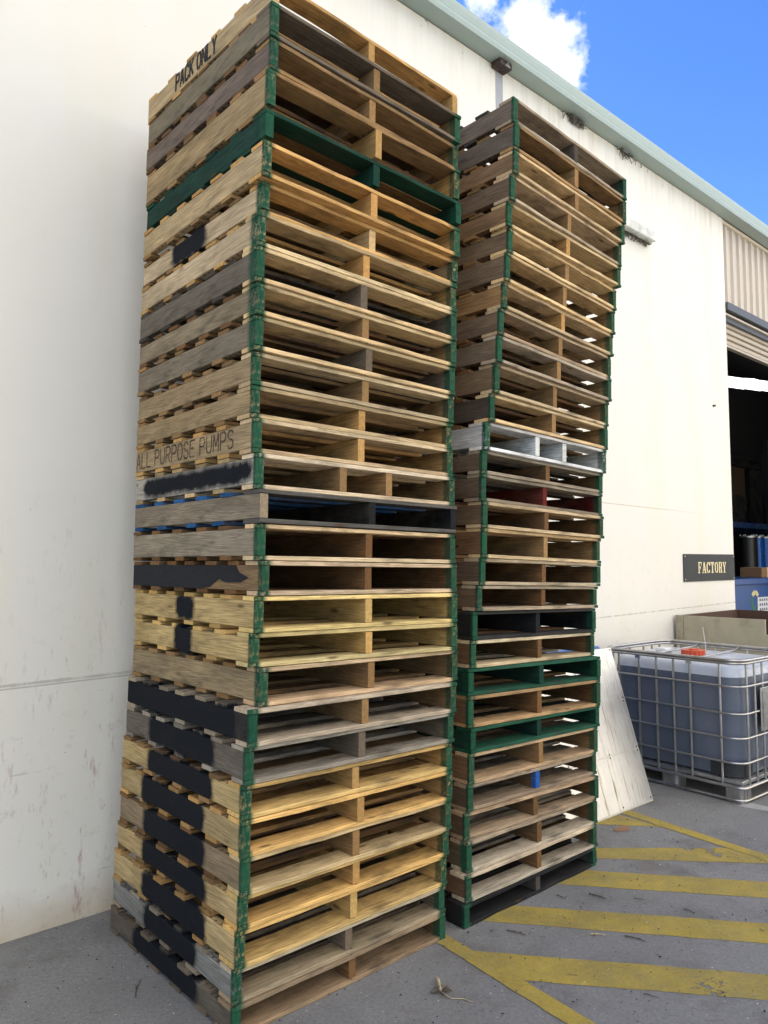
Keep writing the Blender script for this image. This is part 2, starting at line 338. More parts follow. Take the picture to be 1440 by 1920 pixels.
# ---------------------------------------------------------------- mesh helpers
def link(name, me, parent=None, mat=None):
    o = bpy.data.objects.new(name, me); col.objects.link(o)
    if parent: o.parent = parent
    return o
def tag(o, label=None, cat=None, group=None, kind=None):
    for a, b in (('label', label), ('category', cat), ('group', group), ('kind', kind)):
        if b: o[a] = b
    return o
def empty(name, mw):
    o = bpy.data.objects.new(name, None); col.objects.link(o); o.empty_display_size = .1; o.matrix_world = mw; return o
class MB:
    def __init__(s): s.v = []; s.f = []; s.mi = []
    def box(s, a, b, mi=0, bev=0.0):
        (x0, y0, z0), (x1, y1, z1) = a, b
        if bev:
            bm = bmesh.new(); bmesh.ops.create_cube(bm, size=1)
            for v in bm.verts: v.co = Vector(((x0+x1)/2+v.co.x*(x1-x0), (y0+y1)/2+v.co.y*(y1-y0), (z0+z1)/2+v.co.z*(z1-z0)))
            bmesh.ops.bevel(bm, geom=bm.edges[:], offset=bev, segments=2, affect='EDGES', profile=.5)
            s.bm(bm, mi); return s
        i = len(s.v); s.v += [(x0, y0, z0), (x1, y0, z0), (x1, y1, z0), (x0, y1, z0), (x0, y0, z1), (x1, y0, z1), (x1, y1, z1), (x0, y1, z1)]
        s.f += [(i, i+3, i+2, i+1), (i+4, i+5, i+6, i+7), (i, i+1, i+5, i+4), (i+1, i+2, i+6, i+5), (i+2, i+3, i+7, i+6), (i+3, i, i+4, i+7)]; s.mi += [mi]*6
        return s
    def bm(s, bm, mi=0):
        i = len(s.v); bm.verts.ensure_lookup_table(); bm.verts.index_update()
        s.v += [tuple(v.co) for v in bm.verts]; s.f += [tuple(i+v.index for v in f.verts) for f in bm.faces]; s.mi += [mi]*len(bm.faces); bm.free(); return s
    def poly(s, pts, mi=0):
        i = len(s.v); s.v += [tuple(p) for p in pts]; s.f.append(tuple(range(i, i+len(pts)))); s.mi.append(mi); return s
    def prism(s, pts, d, mi=0):      # pts outline (3D), extruded by vector d
        n = len(pts); i = len(s.v); d = Vector(d); s.v += [tuple(p) for p in pts] + [tuple(Vector(p)+d) for p in pts]
        s.f += [tuple(range(i, i+n))[::-1], tuple(range(i+n, i+2*n))] + [(i+k, i+(k+1) % n, i+n+(k+1) % n, i+n+k) for k in range(n)]; s.mi += [mi]*(n+2); return s
    def tube(s, pts, r, seg=8, closed=False, mi=0, cap=True):
        pts = [Vector(p) for p in pts]; n = len(pts); i0 = len(s.v); pn = None
        for k, p in enumerate(pts):
            if closed: t = (pts[(k+1) % n]-pts[k-1]).normalized()
            else: t = (pts[min(k+1, n-1)]-pts[max(k-1, 0)]).normalized()
            if pn is None: a = Vector((0, 0, 1)) if abs(t.z) < .9 else Vector((1, 0, 0)); pn = (a - t*a.dot(t)).normalized()
            else: pn = (pn - t*pn.dot(t)).normalized()
            bn = t.cross(pn); rr = r[k] if isinstance(r, (list, tuple)) else r
            for q in range(seg): an = 2*math.pi*q/seg; s.v.append(tuple(p + pn*math.cos(an)*rr + bn*math.sin(an)*rr))
        for k in range(n if closed else n-1):
            a, b = i0+k*seg, i0+((k+1) % n)*seg
            for q in range(seg): s.f.append((a+q, a+(q+1) % seg, b+(q+1) % seg, b+q)); s.mi.append(mi)
        if not closed and cap:
            s.f.append(tuple(range(i0, i0+seg))[::-1]); s.f.append(tuple(range(i0+(n-1)*seg, i0+n*seg))); s.mi += [mi]*2
        return s
    def cyl(s, c0, c1, r, seg=20, mi=0): return s.tube([c0, c1], r, seg, mi=mi)
    def build(s, name, mats, parent=None, smooth=False, mw=None):
        me = bpy.data.meshes.new(name); me.from_pydata(s.v, [], s.f)
        for mm in (mats if isinstance(mats, (list, tuple)) else [mats]): me.materials.append(mm)
        me.polygons.foreach_set('material_index', s.mi)
        if smooth: me.polygons.foreach_set('use_smooth', [True]*len(s.f))
        bm = bmesh.new(); bm.from_mesh(me); bmesh.ops.recalc_face_normals(bm, faces=bm.faces[:]); bm.to_mesh(me); bm.free(); me.update()
        if smooth:
            try: me.set_sharp_from_angle(angle=R(40))
            except Exception: pass
        o = link(name, me, parent)
        if mw is not None: o.matrix_world = mw
        return o
def at(u, n, z=0, rot=0): return FR @ Matrix.Translation((u, n, z)) @ Matrix.Rotation(rot, 4, 'Z')

# ---------------------------------------------------------------- letters
GLY = {  # strokes: list of polylines in a unit box
 'A': [[(0, 0), (.46, 1)], [(.54, 1), (1, 0)], [(.22, .33), (.78, .33)]],
 'B': [[(0, 0), (0, 1)], [(0, 1), (.8, 1), (.95, .8), (.8, .55), (0, .55)], [(.8, .55), (1, .3), (.8, 0), (0, 0)]],
 'C': [[(.98, .78), (.8, .97), (.5, 1), (.2, .95), (.03, .7), (0, .5)], [(0, .45), (.05, .25), (.2, .05), (.5, 0), (.8, .03), (.98, .22)]],
 'E': [[(0, 0), (0, 1)], [(.1, 1), (1, 1)], [(.1, .52), (.75, .52)], [(.1, 0), (1, 0)]],
 'F': [[(.1, 0), (.1, 1)], [(.1, 1), (1, 1)], [(.1, .5), (.75, .5)]],
 'K': [[(0, 0), (0, 1)], [(.1, .45), (.95, 1)], [(.3, .6), (1, 0)]],
 'L': [[(0, 1), (0, 0)], [(.12, 0), (1, 0)]],
 'M': [[(0, 0), (.05, 1)], [(.1, .95), (.5, .3)], [(.5, .3), (.9, .95)], [(.95, 1), (1, 0)]],
 'N': [[(0, 0), (0, 1)], [(.06, .97), (.94, .03)], [(1, 0), (1, 1)]],
 'O': [[(.42, 1), (.15, .93), (0, .65), (0, .35), (.15, .07), (.42, 0)], [(.58, 1), (.85, .93), (1, .65), (1, .35), (.85, .07), (.58, 0)]],
 'P': [[(0, 0), (0, 1)], [(.1, 1), (.75, 1), (.98, .85), (.98, .65), (.75, .48), (.1, .48)]],
 'R': [[(0, 0), (0, 1)], [(.1, 1), (.75, 1), (.98, .85), (.98, .65), (.75, .5), (.1, .5)], [(.5, .46), (1, 0)]],
 'S': [[(.95, .82), (.75, .98), (.3, 1), (.04, .85), (.04, .65), (.3, .53)], [(.4, .5), (.75, .46), (.98, .3), (.93, .1), (.7, 0), (.25, .01), (.02, .2)]],
 'T': [[(0, 1), (1, 1)], [(.5, .93), (.5, 0)]],
 'U': [[(0, 1), (0, .3), (.15, .05), (.42, 0)], [(.58, 0), (.85, .05), (1, .3), (1, 1)]],
 'Y': [[(0, 1), (.5, .45)], [(1, 1), (.55, .5)], [(.5, .42), (.5, 0)]],
 '4': [[(.6, 1), (.02, .32)], [(.0, .28), (1, .28)], [(.66, 1), (.66, .36)], [(.66, .22), (.66, 0)]],
 '/': [[(.2, 0), (.9, 1)]],
}
def lettering(text, org, ex, ey, h, w, gap, st, thick=.0012, wide=None):
    """flat paint strokes; org lower-left corner, ex reading direction, ey up"""
    b = MB(); ex, ey = Vector(ex), Vector(ey); nn = ex.cross(ey).normalized(); x = 0
    for ch in text:
        if ch == ' ': x += w*.75; continue
        for pl in GLY[ch]:
            for (a, c) in zip(pl[:-1], pl[1:]):
                A = Vector((x + a[0]*w, a[1]*h)); C_ = Vector((x + c[0]*w, c[1]*h)); d = (C_-A)
                if d.length < 1e-6: continue
                d.normalize(); vert = abs(d.y); s_ = st if wide is None else wide*vert + st*(1-vert)
                p = Vector((-d.y, d.x))*s_/2; e = d*s_*.22
                q = [A-p-e, C_-p+e, C_+p+e, A+p-e]
                off = random.uniform(0, .0004)
                b.prism([Vector(org)+ex*t.x+ey*t.y+nn*off for t in q], nn*thick)
        x += w + gap
    return b

# ---------------------------------------------------------------- ground
b = MB(); b.box((-60, -60, -.3), (60, 60, 0)); tag(b.build('ground', M['ground'], mw=FR), kind='structure')
def mark(name, polys, mat, z=.0015):
    b = MB()
    random.seed(8)
    for p in polys:      # a flat paint film whose edge wanders a little
        q = []
        for (a, c_) in zip(p, p[1:]+p[:1]):
            L = math.hypot(c_[0]-a[0], c_[1]-a[1]); k_ = max(1, int(L/.02)); nx, ny = (-(c_[1]-a[1])/L, (c_[0]-a[0])/L) if L else (0, 0); w_ = 0
            for i in range(k_):
                w_ = w_*.7+random.uniform(-.0022, .0022); t = i/k_; q.append((a[0]+(c_[0]-a[0])*t+nx*w_, a[1]+(c_[1]-a[1])*t+ny*w_, z))
        b.poly(q)
    return tag(b.build(name, mat, mw=FR), kind='structure')
def edge(p, q, u):       # point of the line pq at u
    t = (u-p[0])/(q[0]-p[0]); return (u, p[1]+t*(q[1]-p[1]))
ca, cb = (3.909, -1.418), (4.495, -2.149); cc_, cd = (3.687, -1.499), (4.286, -2.231)
da, db = (3.248, -1.435), (3.989, -2.347); dc, dd_ = (2.988, -1.429), (3.782, -2.428)
ea, eb = (2.703, -1.554), (3.506, -2.536); ec, ed = (2.672, -1.853), (3.306, -2.614)
l1 = lambda n: 2.70 + (n+1.36)*.078       # inner edge of the long line next to the stack
l2 = lambda n: 4.875 + (n+1.3)*.10
def strip(p0, p1, q0, q1, ulo, uhi): return [edge(p0, p1, ulo), edge(p0, p1, uhi), edge(q0, q1, uhi), edge(q0, q1, ulo)]
polys = []
# the bands between the two long lines, running diagonally
def band(p0, p1, q0, q1):
    def cut(a, b, f):
        s = (b[1]-a[1])/(b[0]-a[0]); n = a[1]
        for _ in range(30): u = f(n); n = a[1]+s*(u-a[0])
        return (f(n), n)
    return [cut(p0, p1, l1), cut(p0, p1, l2), cut(q0, q1, l2), cut(q0, q1, l1)]
for q in ((ca, cb, cc_, cd), (da, db, dc, dd_), (ea, eb, ec, ed), ((4.341, -1.152), (4.825, -1.769), (4.162, -1.267), (4.768, -2.043))):
    polys.append(band(*q))
polys.append([(3.55, .30), (3.85, .30), (4.873, -1.00), (4.875, -1.314), (4.592, -.993)])
polys = [[(u, min(n, -.02)) for u, n in p] for p in polys]
for k in range(1, 6):      # the bands go on towards the yard
    du = -.57*0; polys.append(band(*[(a, b_-.62*k-.45) for a, b_ in (ea, eb, ec, ed)]))
mark('road_marking', polys, M['yellow'])
l1o = [(2.624, -1.36), (2.30, -5.5)]
mark('road_marking', [[(2.64, -.02), (2.52+.1, -1.42), (2.554, -2.153), (2.2, -6.0), (2.29, -6.0), (2.641, -2.231), (2.709, -1.353), (2.73, -.02)]], M['yellow'], z=.003)
mark('road_marking', [[(5.16, -.02), (5.009, -1.029), (4.895, -1.993), (4.45, -6), (4.36, -6), (4.80, -2.0), (4.873, -1.314), (5.03, -.02)]], M['yellow'], z=.003)
mark('road_marking', [[(5.70, -1.46), (5.844, -1.50), (5.86, -1.9), (5.75, -6), (5.66, -6), (5.746, -1.66)]], M['line'])

# ---------------------------------------------------------------- factory building
fb = empty('factory_building', FR)
tag(fb, 'cream concrete factory wall with pale green gutter and a dark open roller doorway', 'factory')
b = MB(); b.box((-8, 0, -.2), (9.15, .18, 6.06)); b.build('wall', M['wall'], fb)
b = MB(); b.box((4.803, -.003, 0.0), (4.897, .05, 6.06)); o = b.build('joint_sealant', M['sealant'], fb)
# gutter with rolled lip
prof = [(0, 6.065), (-.150, 6.065), (-.156, 6.10), (-.150, 6.128), (-.152, 6.131), (-.150, 6.134), (-.154, 6.185), (-.150, 6.225), (-.134, 6.232), (-.132, 6.215), (0, 6.20)]
b = MB(); b.prism([(-8, y, z) for y, z in prof], (40, 0, 0)); b.build('gutter', M['gutter'], fb)
b = MB(); b.prism([(-8, -.12, 6.22), (-8, -.12, 6.26), (-8, 13, 9.4), (-8, 13, 9.3)], (40, 0, 0)); b.build('roof', M['roof'], fb)
# cladding above the doorway
pts = []; u = 9.165; pit = .19
while u < 31.6:
    pts += [(u, .06), (u+.118, .06), (u+.128, .028), (u+.172, .028), (u+.182, .06)]; u += pit
b = MB(); bot = [(p[0], p[1], 5.0) for p in pts]; top = [(p[0], p[1], 6.035) for p in pts]; n_ = len(pts)
b.v = bot+top; b.f = [(i, i+1, n_+i+1, n_+i) for i in range(n_-1)]; b.mi = [0]*(n_-1)
b.box((9.15, .064, 5.0), (31.8, .12, 6.06)); b.build('cladding', M['clad'], fb)
b = MB(); b.box((9.153, .012, 6.02), (31.8, .06, 6.062)); b.box((9.153, .012, 5.0), (9.172, .06, 6.02)); b.build('trim', M['cladtrim'], fb)
b = MB(); b.box((9.153, -.03, 4.905), (14.0, .16, 4.998)); b.box((9.153, .02, 4.86), (14.0, .05, 4.885), 1); b.box((9.153, .05, 4.80), (14, .16, 4.905)); b.build('lintel', [M['flash'], M['cladtrim']], fb)
sh = MB()
for k in range(4):
    z0 = 4.53+k*.075; sh.prism([(9.153, .14, z0), (9.153, .10, z0+.012), (9.153, .095, z0+.05), (9.153, .12, z0+.07), (9.153, .14, z0+.074)], (4.8, 0, 0))
sh.box((9.153, .09, 4.50), (13.95, .15, 4.528)); sh.build('roller_door', M['shutter'], fb)
b = MB(); b.box((14.0, 0, -.2), (32, .18, 4.998)); [b.prism([(uu, .18, -.2), (uu, 12.9, -.2), (uu, 12.9, 9.2), (uu, .18, 6.2)], (.2, 0, 0)) for uu in (-8, 31.8)]; b.box((-8, 12.9, -.2), (32, 13.0, 9.2))
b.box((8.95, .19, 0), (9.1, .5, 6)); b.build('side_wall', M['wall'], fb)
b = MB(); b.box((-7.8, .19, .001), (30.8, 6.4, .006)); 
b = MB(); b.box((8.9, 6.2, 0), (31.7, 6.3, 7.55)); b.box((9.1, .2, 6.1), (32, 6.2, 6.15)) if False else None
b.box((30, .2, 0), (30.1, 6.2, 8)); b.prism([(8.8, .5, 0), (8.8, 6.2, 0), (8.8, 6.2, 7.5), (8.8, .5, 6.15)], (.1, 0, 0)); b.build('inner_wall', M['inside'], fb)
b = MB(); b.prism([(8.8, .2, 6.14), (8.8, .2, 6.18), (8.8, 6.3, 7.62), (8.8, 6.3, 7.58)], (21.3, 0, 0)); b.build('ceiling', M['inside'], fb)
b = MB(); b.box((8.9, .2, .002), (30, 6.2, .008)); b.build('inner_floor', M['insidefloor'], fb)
b = MB()
for i in range(14):
    u0 = 14.2+i*.9; z0 = 5.25+ (u0-14.2)*.108
    b.prism([(u0, 3.0, z0+.10), (u0+.9, 3.0, z0+.18), (u0+.9, 3.0, z0+.42), (u0+.55, 3.0, z0+.385+.02*(i % 2)), (u0, 3.0, z0+.33)], (0, .03, 0))
b.build('skylight', M['skylight'], fb)
# roof wedge so that no sky shows inside: gable fill
o = tag(None or empty('wall_bracket', at(4.83, -.0, 6.05)), 'rusty boxed steel bracket under the gutter above the grey wall joint', 'bracket')
b = MB(); b.box((-.085, -.10, -.035), (.075, -.005, .064), bev=.004); b.build('box', M['rust'], o)
b = MB(); b.prism([(-.02, -.104, -.03), (.05, -.104, -.03), (.02, -.104, .02)], (0, .003, 0)); b.prism([(-.089, -.03, .045), (-.089, -.07, .045), (-.089, -.07, .052), (-.089, -.03, .052)], (.003, 0, 0)); b.build('bare_patch', M['galv'], o)
# batten light
o = tag(empty('wall_light', at(6.75, 0, 5.19)), 'grubby pale batten light fixed to the wall right of the farther pallet stack', 'light')
b = MB(); b.box((-.62, -.11, 0), (.54, -.03, .105), bev=.012); b.build('cover', M['lamp'], o)
b = MB(); b.box((-.60, -.03, .01), (.58, -.001, .09)); b.build('base', M['lampdirt'], o)
random.seed(5)
b = MB()
for i in range(60):
    u0 = random.uniform(-.5, .5); b.tube([(u0, random.uniform(-.03, -.005), .01), (u0+random.uniform(-.05, .05), random.uniform(-.05, -.004), random.uniform(-.05, 0)), (u0+random.uniform(-.06, .06), random.uniform(-.05, -.004), random.uniform(-.06, .01))], .004, 4)
b.build('cobweb', M['lampdirt'], o)
# nest of dirt under the gutter
def tuft(u, z, n, s, lab):
    b = MB()
    for i in range(n):
        a = random.gauss(0, s); q = -random.random()*s*.9
        b.tube([(a, -.004, q*.2), (a+random.uniform(-.03, .03), -random.uniform(.008, .05), q*.6), (a+random.uniform(-.05, .05), -random.uniform(.004, .04), q)], .0035, 4)
    tag(b.build('weed_tuft', M['lampdirt'], mw=at(u, 0, z)), lab, 'weeds')
tuft(5.98, 6.06, 90, .09, 'dry weed tuft under the gutter above the farther stack of pallets')
tuft(6.9, 6.06, 30, .12, 'thin dry weeds hanging under the gutter right of the farther stack')
# FACTORY sign
o = tag(empty('sign', at(7.875, -.004, 1.58)), 'black factory name plate with cream lettering on the wall beside the doorway', 'sign')
b = MB(); b.box((0, -.006, 0), (1.265, 0, .305)); b.build('plate', M['sign'], o)
FG = {'F': [((0, 0), (.46, .09)), ((.1, .09), (.34, .91)), ((0, .91), (1, 1)), ((.86, .70), (1, .91)), ((.34, .46), (.62, .55)), ((.6, .36), (.72, .65))],
      'T': [((.36, .09), (.64, .91)), ((.2, 0), (.8, .09)), ((0, .91), (1, 1)), ((0, .70), (.13, .91)), ((.87, .70), (1, .91))],
      'Y': [((.37, 0), (.63, .45)), ((.22, 0), (.78, .08)), ((-.03, .92), (.36, 1)), ((.66, .92), (1.05, 1))],
      'A': [((-.05, 0), (.28, .08)), ((.6, 0), (1.08, .08)), ((.25, .26), (.7, .34))],
      'R': [((0, 0), (.45, .08)), ((.1, .08), (.35, .92)), ((0, .92), (.7, 1)), ((.35, .46), (.65, .54)), ((.68, 0), (1.05, .08))],
      'C': [((.8, .66), (1, 1))], 'O': []}
FQ = {'A': [[(.02, .05), (.38, 1), (.52, 1), (.16, .05)], [(.36, 1), (.64, 1), (1.0, .05), (.68, .05)]],
      'Y': [[(.05, .96), (.32, .96), (.63, .45), (.37, .45)], [(.80, .96), (.96, .96), (.63, .45), (.52, .45)]],
      'R': [[(.62, .46), (.62, .54), (.72, .60), (.72, .88), (.62, .92), (.62, 1), (.85, .97), (.97, .86), (.97, .62), (.86, .5)], [(.55, .5), (.78, .5), (.97, .05), (.70, .05)]],
      'C': [[(.5, 1), (.2, .95), (.0, .75), (.0, .25), (.2, .05), (.5, 0), (.5, .09), (.36, .12), (.28, .25), (.28, .75), (.36, .88), (.5, .91)], [(.5, 1), (.5, .91), (.64, .88), (.74, .75), (.8, .68), (.97, .75), (.8, .95)], [(.5, 0), (.5, .09), (.64, .12), (.72, .28), (.98, .28), (.95, .15), (.8, .05)]],
      'O': [[(.5, 1), (.2, .95), (.0, .75), (.0, .25), (.2, .05), (.5, 0), (.5, .09), (.36, .12), (.28, .25), (.28, .75), (.36, .88), (.5, .91)], [(.5, 1), (.8, .95), (1, .75), (1, .25), (.8, .05), (.5, 0), (.5, .09), (.64, .12), (.72, .25), (.72, .75), (.64, .88), (.5, .91)]]}
b = MB(); x0 = .335; lw, lh, lg = .082, .125, .020
for i, ch in enumerate('FACTORY'):
    ox = x0+i*(lw+lg)
    for (p, q) in FG.get(ch, []): b.box((ox+p[0]*lw, -.0075-.0001*i, .09+p[1]*lh), (ox+q[0]*lw, -.006, .09+q[1]*lh))
    for pl in FQ.get(ch, []): b.prism([(ox+p[0]*lw, -.006, .09+p[1]*lh) for p in pl], (0, -.0018, 0))
b.build('lettering', M['signtext'], o)
for (sx, sz) in ((.03, .025), (1.235, .025), (.03, .28), (1.235, .28)):
    b = MB(); b.cyl((sx, -.006, sz), (sx, -.010, sz), .008, 10); b.build('screw', M['ylw'], o)
b = MB(); b.cyl((0, 0, 0), (0, -.03, 0), .012, 8); tag(b.build('bolt', M['black'], mw=at(8.729, 0, 3.643)), 'small dark bolt stub in the bare wall above the sign', 'bolt')

# building across the yard (outside the frame, bounces its sunlight back)
nb = empty('neighbouring_building', FR); tag(nb, 'cream rendered warehouse across the yard', 'warehouse')
b = MB(); b.box((5, -13.6, -.2), (40, -13.0, 7.5)); b.box((5, -24, -.2), (40, -13.6, 7.3)); b.build('wall', M['neigh'], nb)
b = MB()
for k in range(3): b.box((14+k*9, -12.985, 0), (17+k*9, -12.95, 3.8))
b.build('roller_door', M['clad'], nb)

# ---------------------------------------------------------------- pallets
TAN = (.47, .295, .12); PALE = (.55, .42, .245); OLD = (.28, .178, .085); BRN = (.165, .092, .042); GRY = (.155, .13, .105); DGR = (.062, .052, .043)
YEL = (.60, .41, .165); BLK = (.012, .013, .016); GRN = (.006, .044, .029); WHT = (.62, .63, .62); BLU = (.02, .10, .26); RED = (.13, .015, .012)
def vary(c, a=.16):
    k = random.uniform(1-a, 1+a); h = random.uniform(-.05, .05); return (min(.9, c[0]*k*(1+h)), min(.9, c[1]*k), min(.9, c[2]*k*(1-h)))
def board_mesh(boards, gk, weat, blk):
    """boards: (x0,x1,y0,y1,z0,z1,tone,axis 0/1, ragged) -> one mesh with grain uv and colour attributes"""
    V = []; F = []; UV = []; TO = []; ME = []; BK = []
    for bd_ in boards:
        (x0, x1, y0, y1, z0, z1, tone, ax, rag) = bd_[:9]; bk = blk if (len(bd_) < 10 or bd_[9]) else (0, 0, 0, 0)
        off = (random.uniform(0, 40), random.uniform(0, 40)); w_ = weat*random.uniform(.5, 1.3)*(bd_[10] if len(bd_) > 10 else 1)
        L0, L1 = (x0, x1) if ax == 0 else (y0, y1); A0, A1 = (y0, y1) if ax == 0 else (x0, x1)
        ns = 9; wob = [random.uniform(-1, 1)*rag for _ in range(4*(ns+1))]; i0 = len(V); ch = .0022
        # octagon-ish section: chamfered rectangle, with a slight wander along the length
        for s in range(ns+1):
            t = s/ns; L = L0+(L1-L0)*t; wa = wob[s]*.6; wz = wob[ns+1+s]*.35
            a0, a1, c0, c1 = A0+wa+wob[2*ns+s]*.5, A1+wa+wob[3*ns+s]*.5, z0, z1
            sec = [(a0+ch, c0), (a1-ch, c0), (a1, c0+ch), (a1, c1-ch), (a1-ch, c1), (a0+ch, c1), (a0, c1-ch), (a0, c0+ch)]
            if s in (0, ns): sec = [((a-(a0+a1)/2)*.995+(a0+a1)/2, (c-(c0+c1)/2)*.97+(c0+c1)/2) for a, c in sec]
            for a, c in sec:
                V.append((L, a, c) if ax == 0 else (a, L, c))
        per = [0, A1-A0, A1-A0+.002, A1-A0+z1-z0, A1-A0+z1-z0+.002, 2*(A1-A0)+z1-z0, 2*(A1-A0)+z1-z0+.002, 2*(A1-A0+z1-z0), 2*(A1-A0+z1-z0)+.002]
        for s in range(ns):
            for q in range(8):
                a, b_ = i0+s*8+q, i0+s*8+(q+1) % 8; f = (a, b_, b_+8, a+8); F.append(f)
                la, lb = (L1-L0)*s/ns, (L1-L0)*(s+1)/ns
                UV += [(la+off[0], per[q]+off[1]), (la+off[0], per[q+1]+off[1]), (lb+off[0], per[q+1]+off[1]), (lb+off[0], per[q]+off[1])]
                TO += [tone]*4; BK += [bk]*4; ME += [(gk, 0.0, w_, 1)]*4
        for end, rv in ((i0, True), (i0+ns*8, False)):
            idx = list(range(end, end+8)); idx = idx[::-1] if rv else idx; F.append(tuple(idx))
            for vi in idx:
                p = V[vi]; a, c = (p[1], p[2]) if ax == 0 else (p[0], p[2]); UV.append((a+off[0], c+off[1]))
            TO += [tone]*8; BK += [bk]*8; ME += [(gk, 1.0, w_*.7, 1)]*8
    me = bpy.data.meshes.new('boards'); me.from_pydata(V, [], F)
    uvl = me.uv_layers.new(name='grain'); flat = [c for p in UV for c in p]; uvl.data.foreach_set('uv', flat)
    for nm, data in (('tone', [(*t, 1) for t in TO]), ('meta', ME), ('blk', BK)):
        at_ = me.attributes.new(nm, 'FLOAT_COLOR', 'CORNER'); at_.data.foreach_set('color', [c for p in data for c in p])
    bm = bmesh.new(); bm.from_mesh(me); bmesh.ops.recalc_face_normals(bm, faces=bm.faces[:]); bm.to_mesh(me); bm.free()
    me.materials.append(WOOD); return me

def make_pallet(row, label, group, tone, weat=.4, gk=2.5, blot=None, side=None, deck=None, lead=None, under=None, mid=None, four=False, bluemid=False,
                nolead=False, text=None, jag=False, plain_front=False, seed=0, midtone=None, blue_mid=False):
    random.seed(seed); x, y, yaw, tx, zb, z1, z0, zt = row; yaw = R(yaw)
    X = Vector((math.sin(yaw), math.cos(yaw), -tx)).normalized(); Y0 = Vector((-math.cos(yaw), math.sin(yaw), 0)); Z = X.cross(Y0).normalized(); Y = Z.cross(X)
    mw = Matrix(((X.x, Y.x, Z.x, x), (X.y, Y.y, Z.y, y), (X.z, Y.z, Z.z, zb+.001), (0, 0, 0, 1)))
    root = empty('pallet', mw); tag(root, label, 'pallet', group)
    H = zt-zb-.0018; td = .0185; bd = .0185
    warm = lambda q: (q[0]*1.01, q[1]*.97, q[2]*.90) if q and q[0] > q[1] > q[2] and q[0] > .09 else q
    tone, side, deck, lead, under, mid = [warm(q) for q in (tone, side, deck, lead, under, mid)]
    gk = 0 if gk is None else gk; side = side or tone; deck = deck or tone; lead = lead or deck; lead = tuple(min(.78, v*(1.25 if max(lead) > .2 else 1)) for v in lead); under = under or deck  # lead boards lightened over the decks, putting brighter front light into their colour
    if plain_front: gk = 0
    jt = random.uniform(-.03, .03) if blot and blot[1]-blot[0] > .3 else 0
    blk = (0, 0, 0, 0) if not blot else (blot[0]+jt, blot[1]+jt*.6, -.004 if len(blot) < 3 else blot[2]*H, H*1.0 if len(blot) < 4 else blot[3]*H)
    # stringers
    sw = .038; xs = [0.0, PW*.5-sw/2+random.uniform(-.02, .02), PW-sw]
    if four: xs = [0.0, PW*.37, PW*.60, PW-sw]
    for i, sx in enumerate(xs):
        t = side if i == 0 else vary(mid or tone, .15)
        if i == len(xs)-1 and not mid: t = vary(tone, .15)
        f0 = random.uniform(-.003, .006) if i else 0
        s0 = sx + (0 if i in (0, len(xs)-1) else random.uniform(-.004, .004))
        parts = [(s0, s0+sw, f0, PW-random.uniform(0, .006), bd, H-td, t, 1, .0012)]
        if bluemid and i == 1: parts = [(s0, s0+sw, f0, .035, bd, H-td, (.02, .10, .40), 1, .0003), (s0+.0003, s0+sw-.0003, .035, PW, bd, H-td, t, 1, .0003)]
        if jag and i == 0:      # snapped stringer: a black skin broken off to raw wood near the front
            parts = [(s0+.004, s0+sw, f0, PW, bd, H-td, OLD, 1, .001)]
        me = board_mesh(parts, gk if (i in (0, len(xs)-1)) else 0, weat if i == 0 else weat*.7, blk if i == 0 else (0, 0, 0, 0))
        s = link('stringer', me, root)
        if jag and i == 0:
            b = MB(); out = [(0, .20, H-td), (0, .17, H-td-.03), (0, .10, H-td-.05), (0, .16, H-td-.07), (0, .27, bd+.03), (0, .33, bd+.045), (0, .40, bd+.01), (0, .50, bd), (0, PW, bd), (0, PW, H-td)]
            b.prism(out, (.0045, 0, 0)); sk = b.build('black_skin', M['blackwood'], s); s['label'] = 'broken black stringer with raw split end'
        if text and i == 0:
            txt, yl, zl, h, w, g, st, mt = text
            lb = lettering(txt, (s0-.0007, yl, zl*H), (0, -1, 0), (0, 0, 1), h, w, g, st, .0008)
            lb.build('stencil', mt, s)
    # top deck
    nb_ = random.choice((6, 7, 7)); wid = .093; lw_ = random.uniform(.095, .12); bs = []; bowed = random.random() < .3
    ys = [0.0]+[(PW-wid)*k/(nb_-1)+random.uniform(-.012, .012) for k in range(1, nb_)]; ys[-1] = PW-wid
    for i, yy in enumerate(ys):
        w_ = lw_ if i == 0 else wid*random.uniform(.9, 1.05)
        if i == len(ys)-1: yy = PW-w_
        t = vary(lead if i == 0 else deck, .22 if i == 0 else .38)
        pass
        xo = random.uniform(-.004, .004) if i else 0
        bs.append((xo, PW+xo*.5, yy+ (random.uniform(-.004, .002) if i == 0 else 0), yy+w_, H-td, H+(random.uniform(-.0015, 0)), t, 0, random.choice((.002, .003, .003, .006)), random.random() < .35, .35 if i == 0 else 1))
    link('top_deck', board_mesh(bs, gk, weat, blk), root)
    # bottom deck
    bs = []; nbb = random.choice((5, 5, 6)); lw2 = random.uniform(.095, .13)
    ys = [0.0]+[(PW-wid)*k/(nbb-1)+random.uniform(-.02, .02) for k in range(1, nbb)]; ys[-1] = PW-wid
    for i, yy in enumerate(ys):
        w_ = lw2 if i == 0 else wid*random.uniform(.9, 1.05)
        if nolead and i == 0: yy = .12
        if i == len(ys)-1: yy = PW-w_
        t = vary(lead if i == 0 else under, .22 if i == 0 else .38); xo = random.uniform(-.004, .004) if i else 0
        bs.append((xo, PW+xo*.5, yy+(random.uniform(-.004, .002) if i == 0 else 0), yy+w_, 0, bd, t, 0, random.choice((.002, .003, .003, .006)), random.random() < .35, .35 if i == 0 else 1))
    link('bottom_deck', board_mesh(bs, gk, weat, blk), root)
    return root, mw, H
M['blackwood'] = simple('black_painted_wood', (.007, .008, .012), .95, 0, .35, 40, .3)

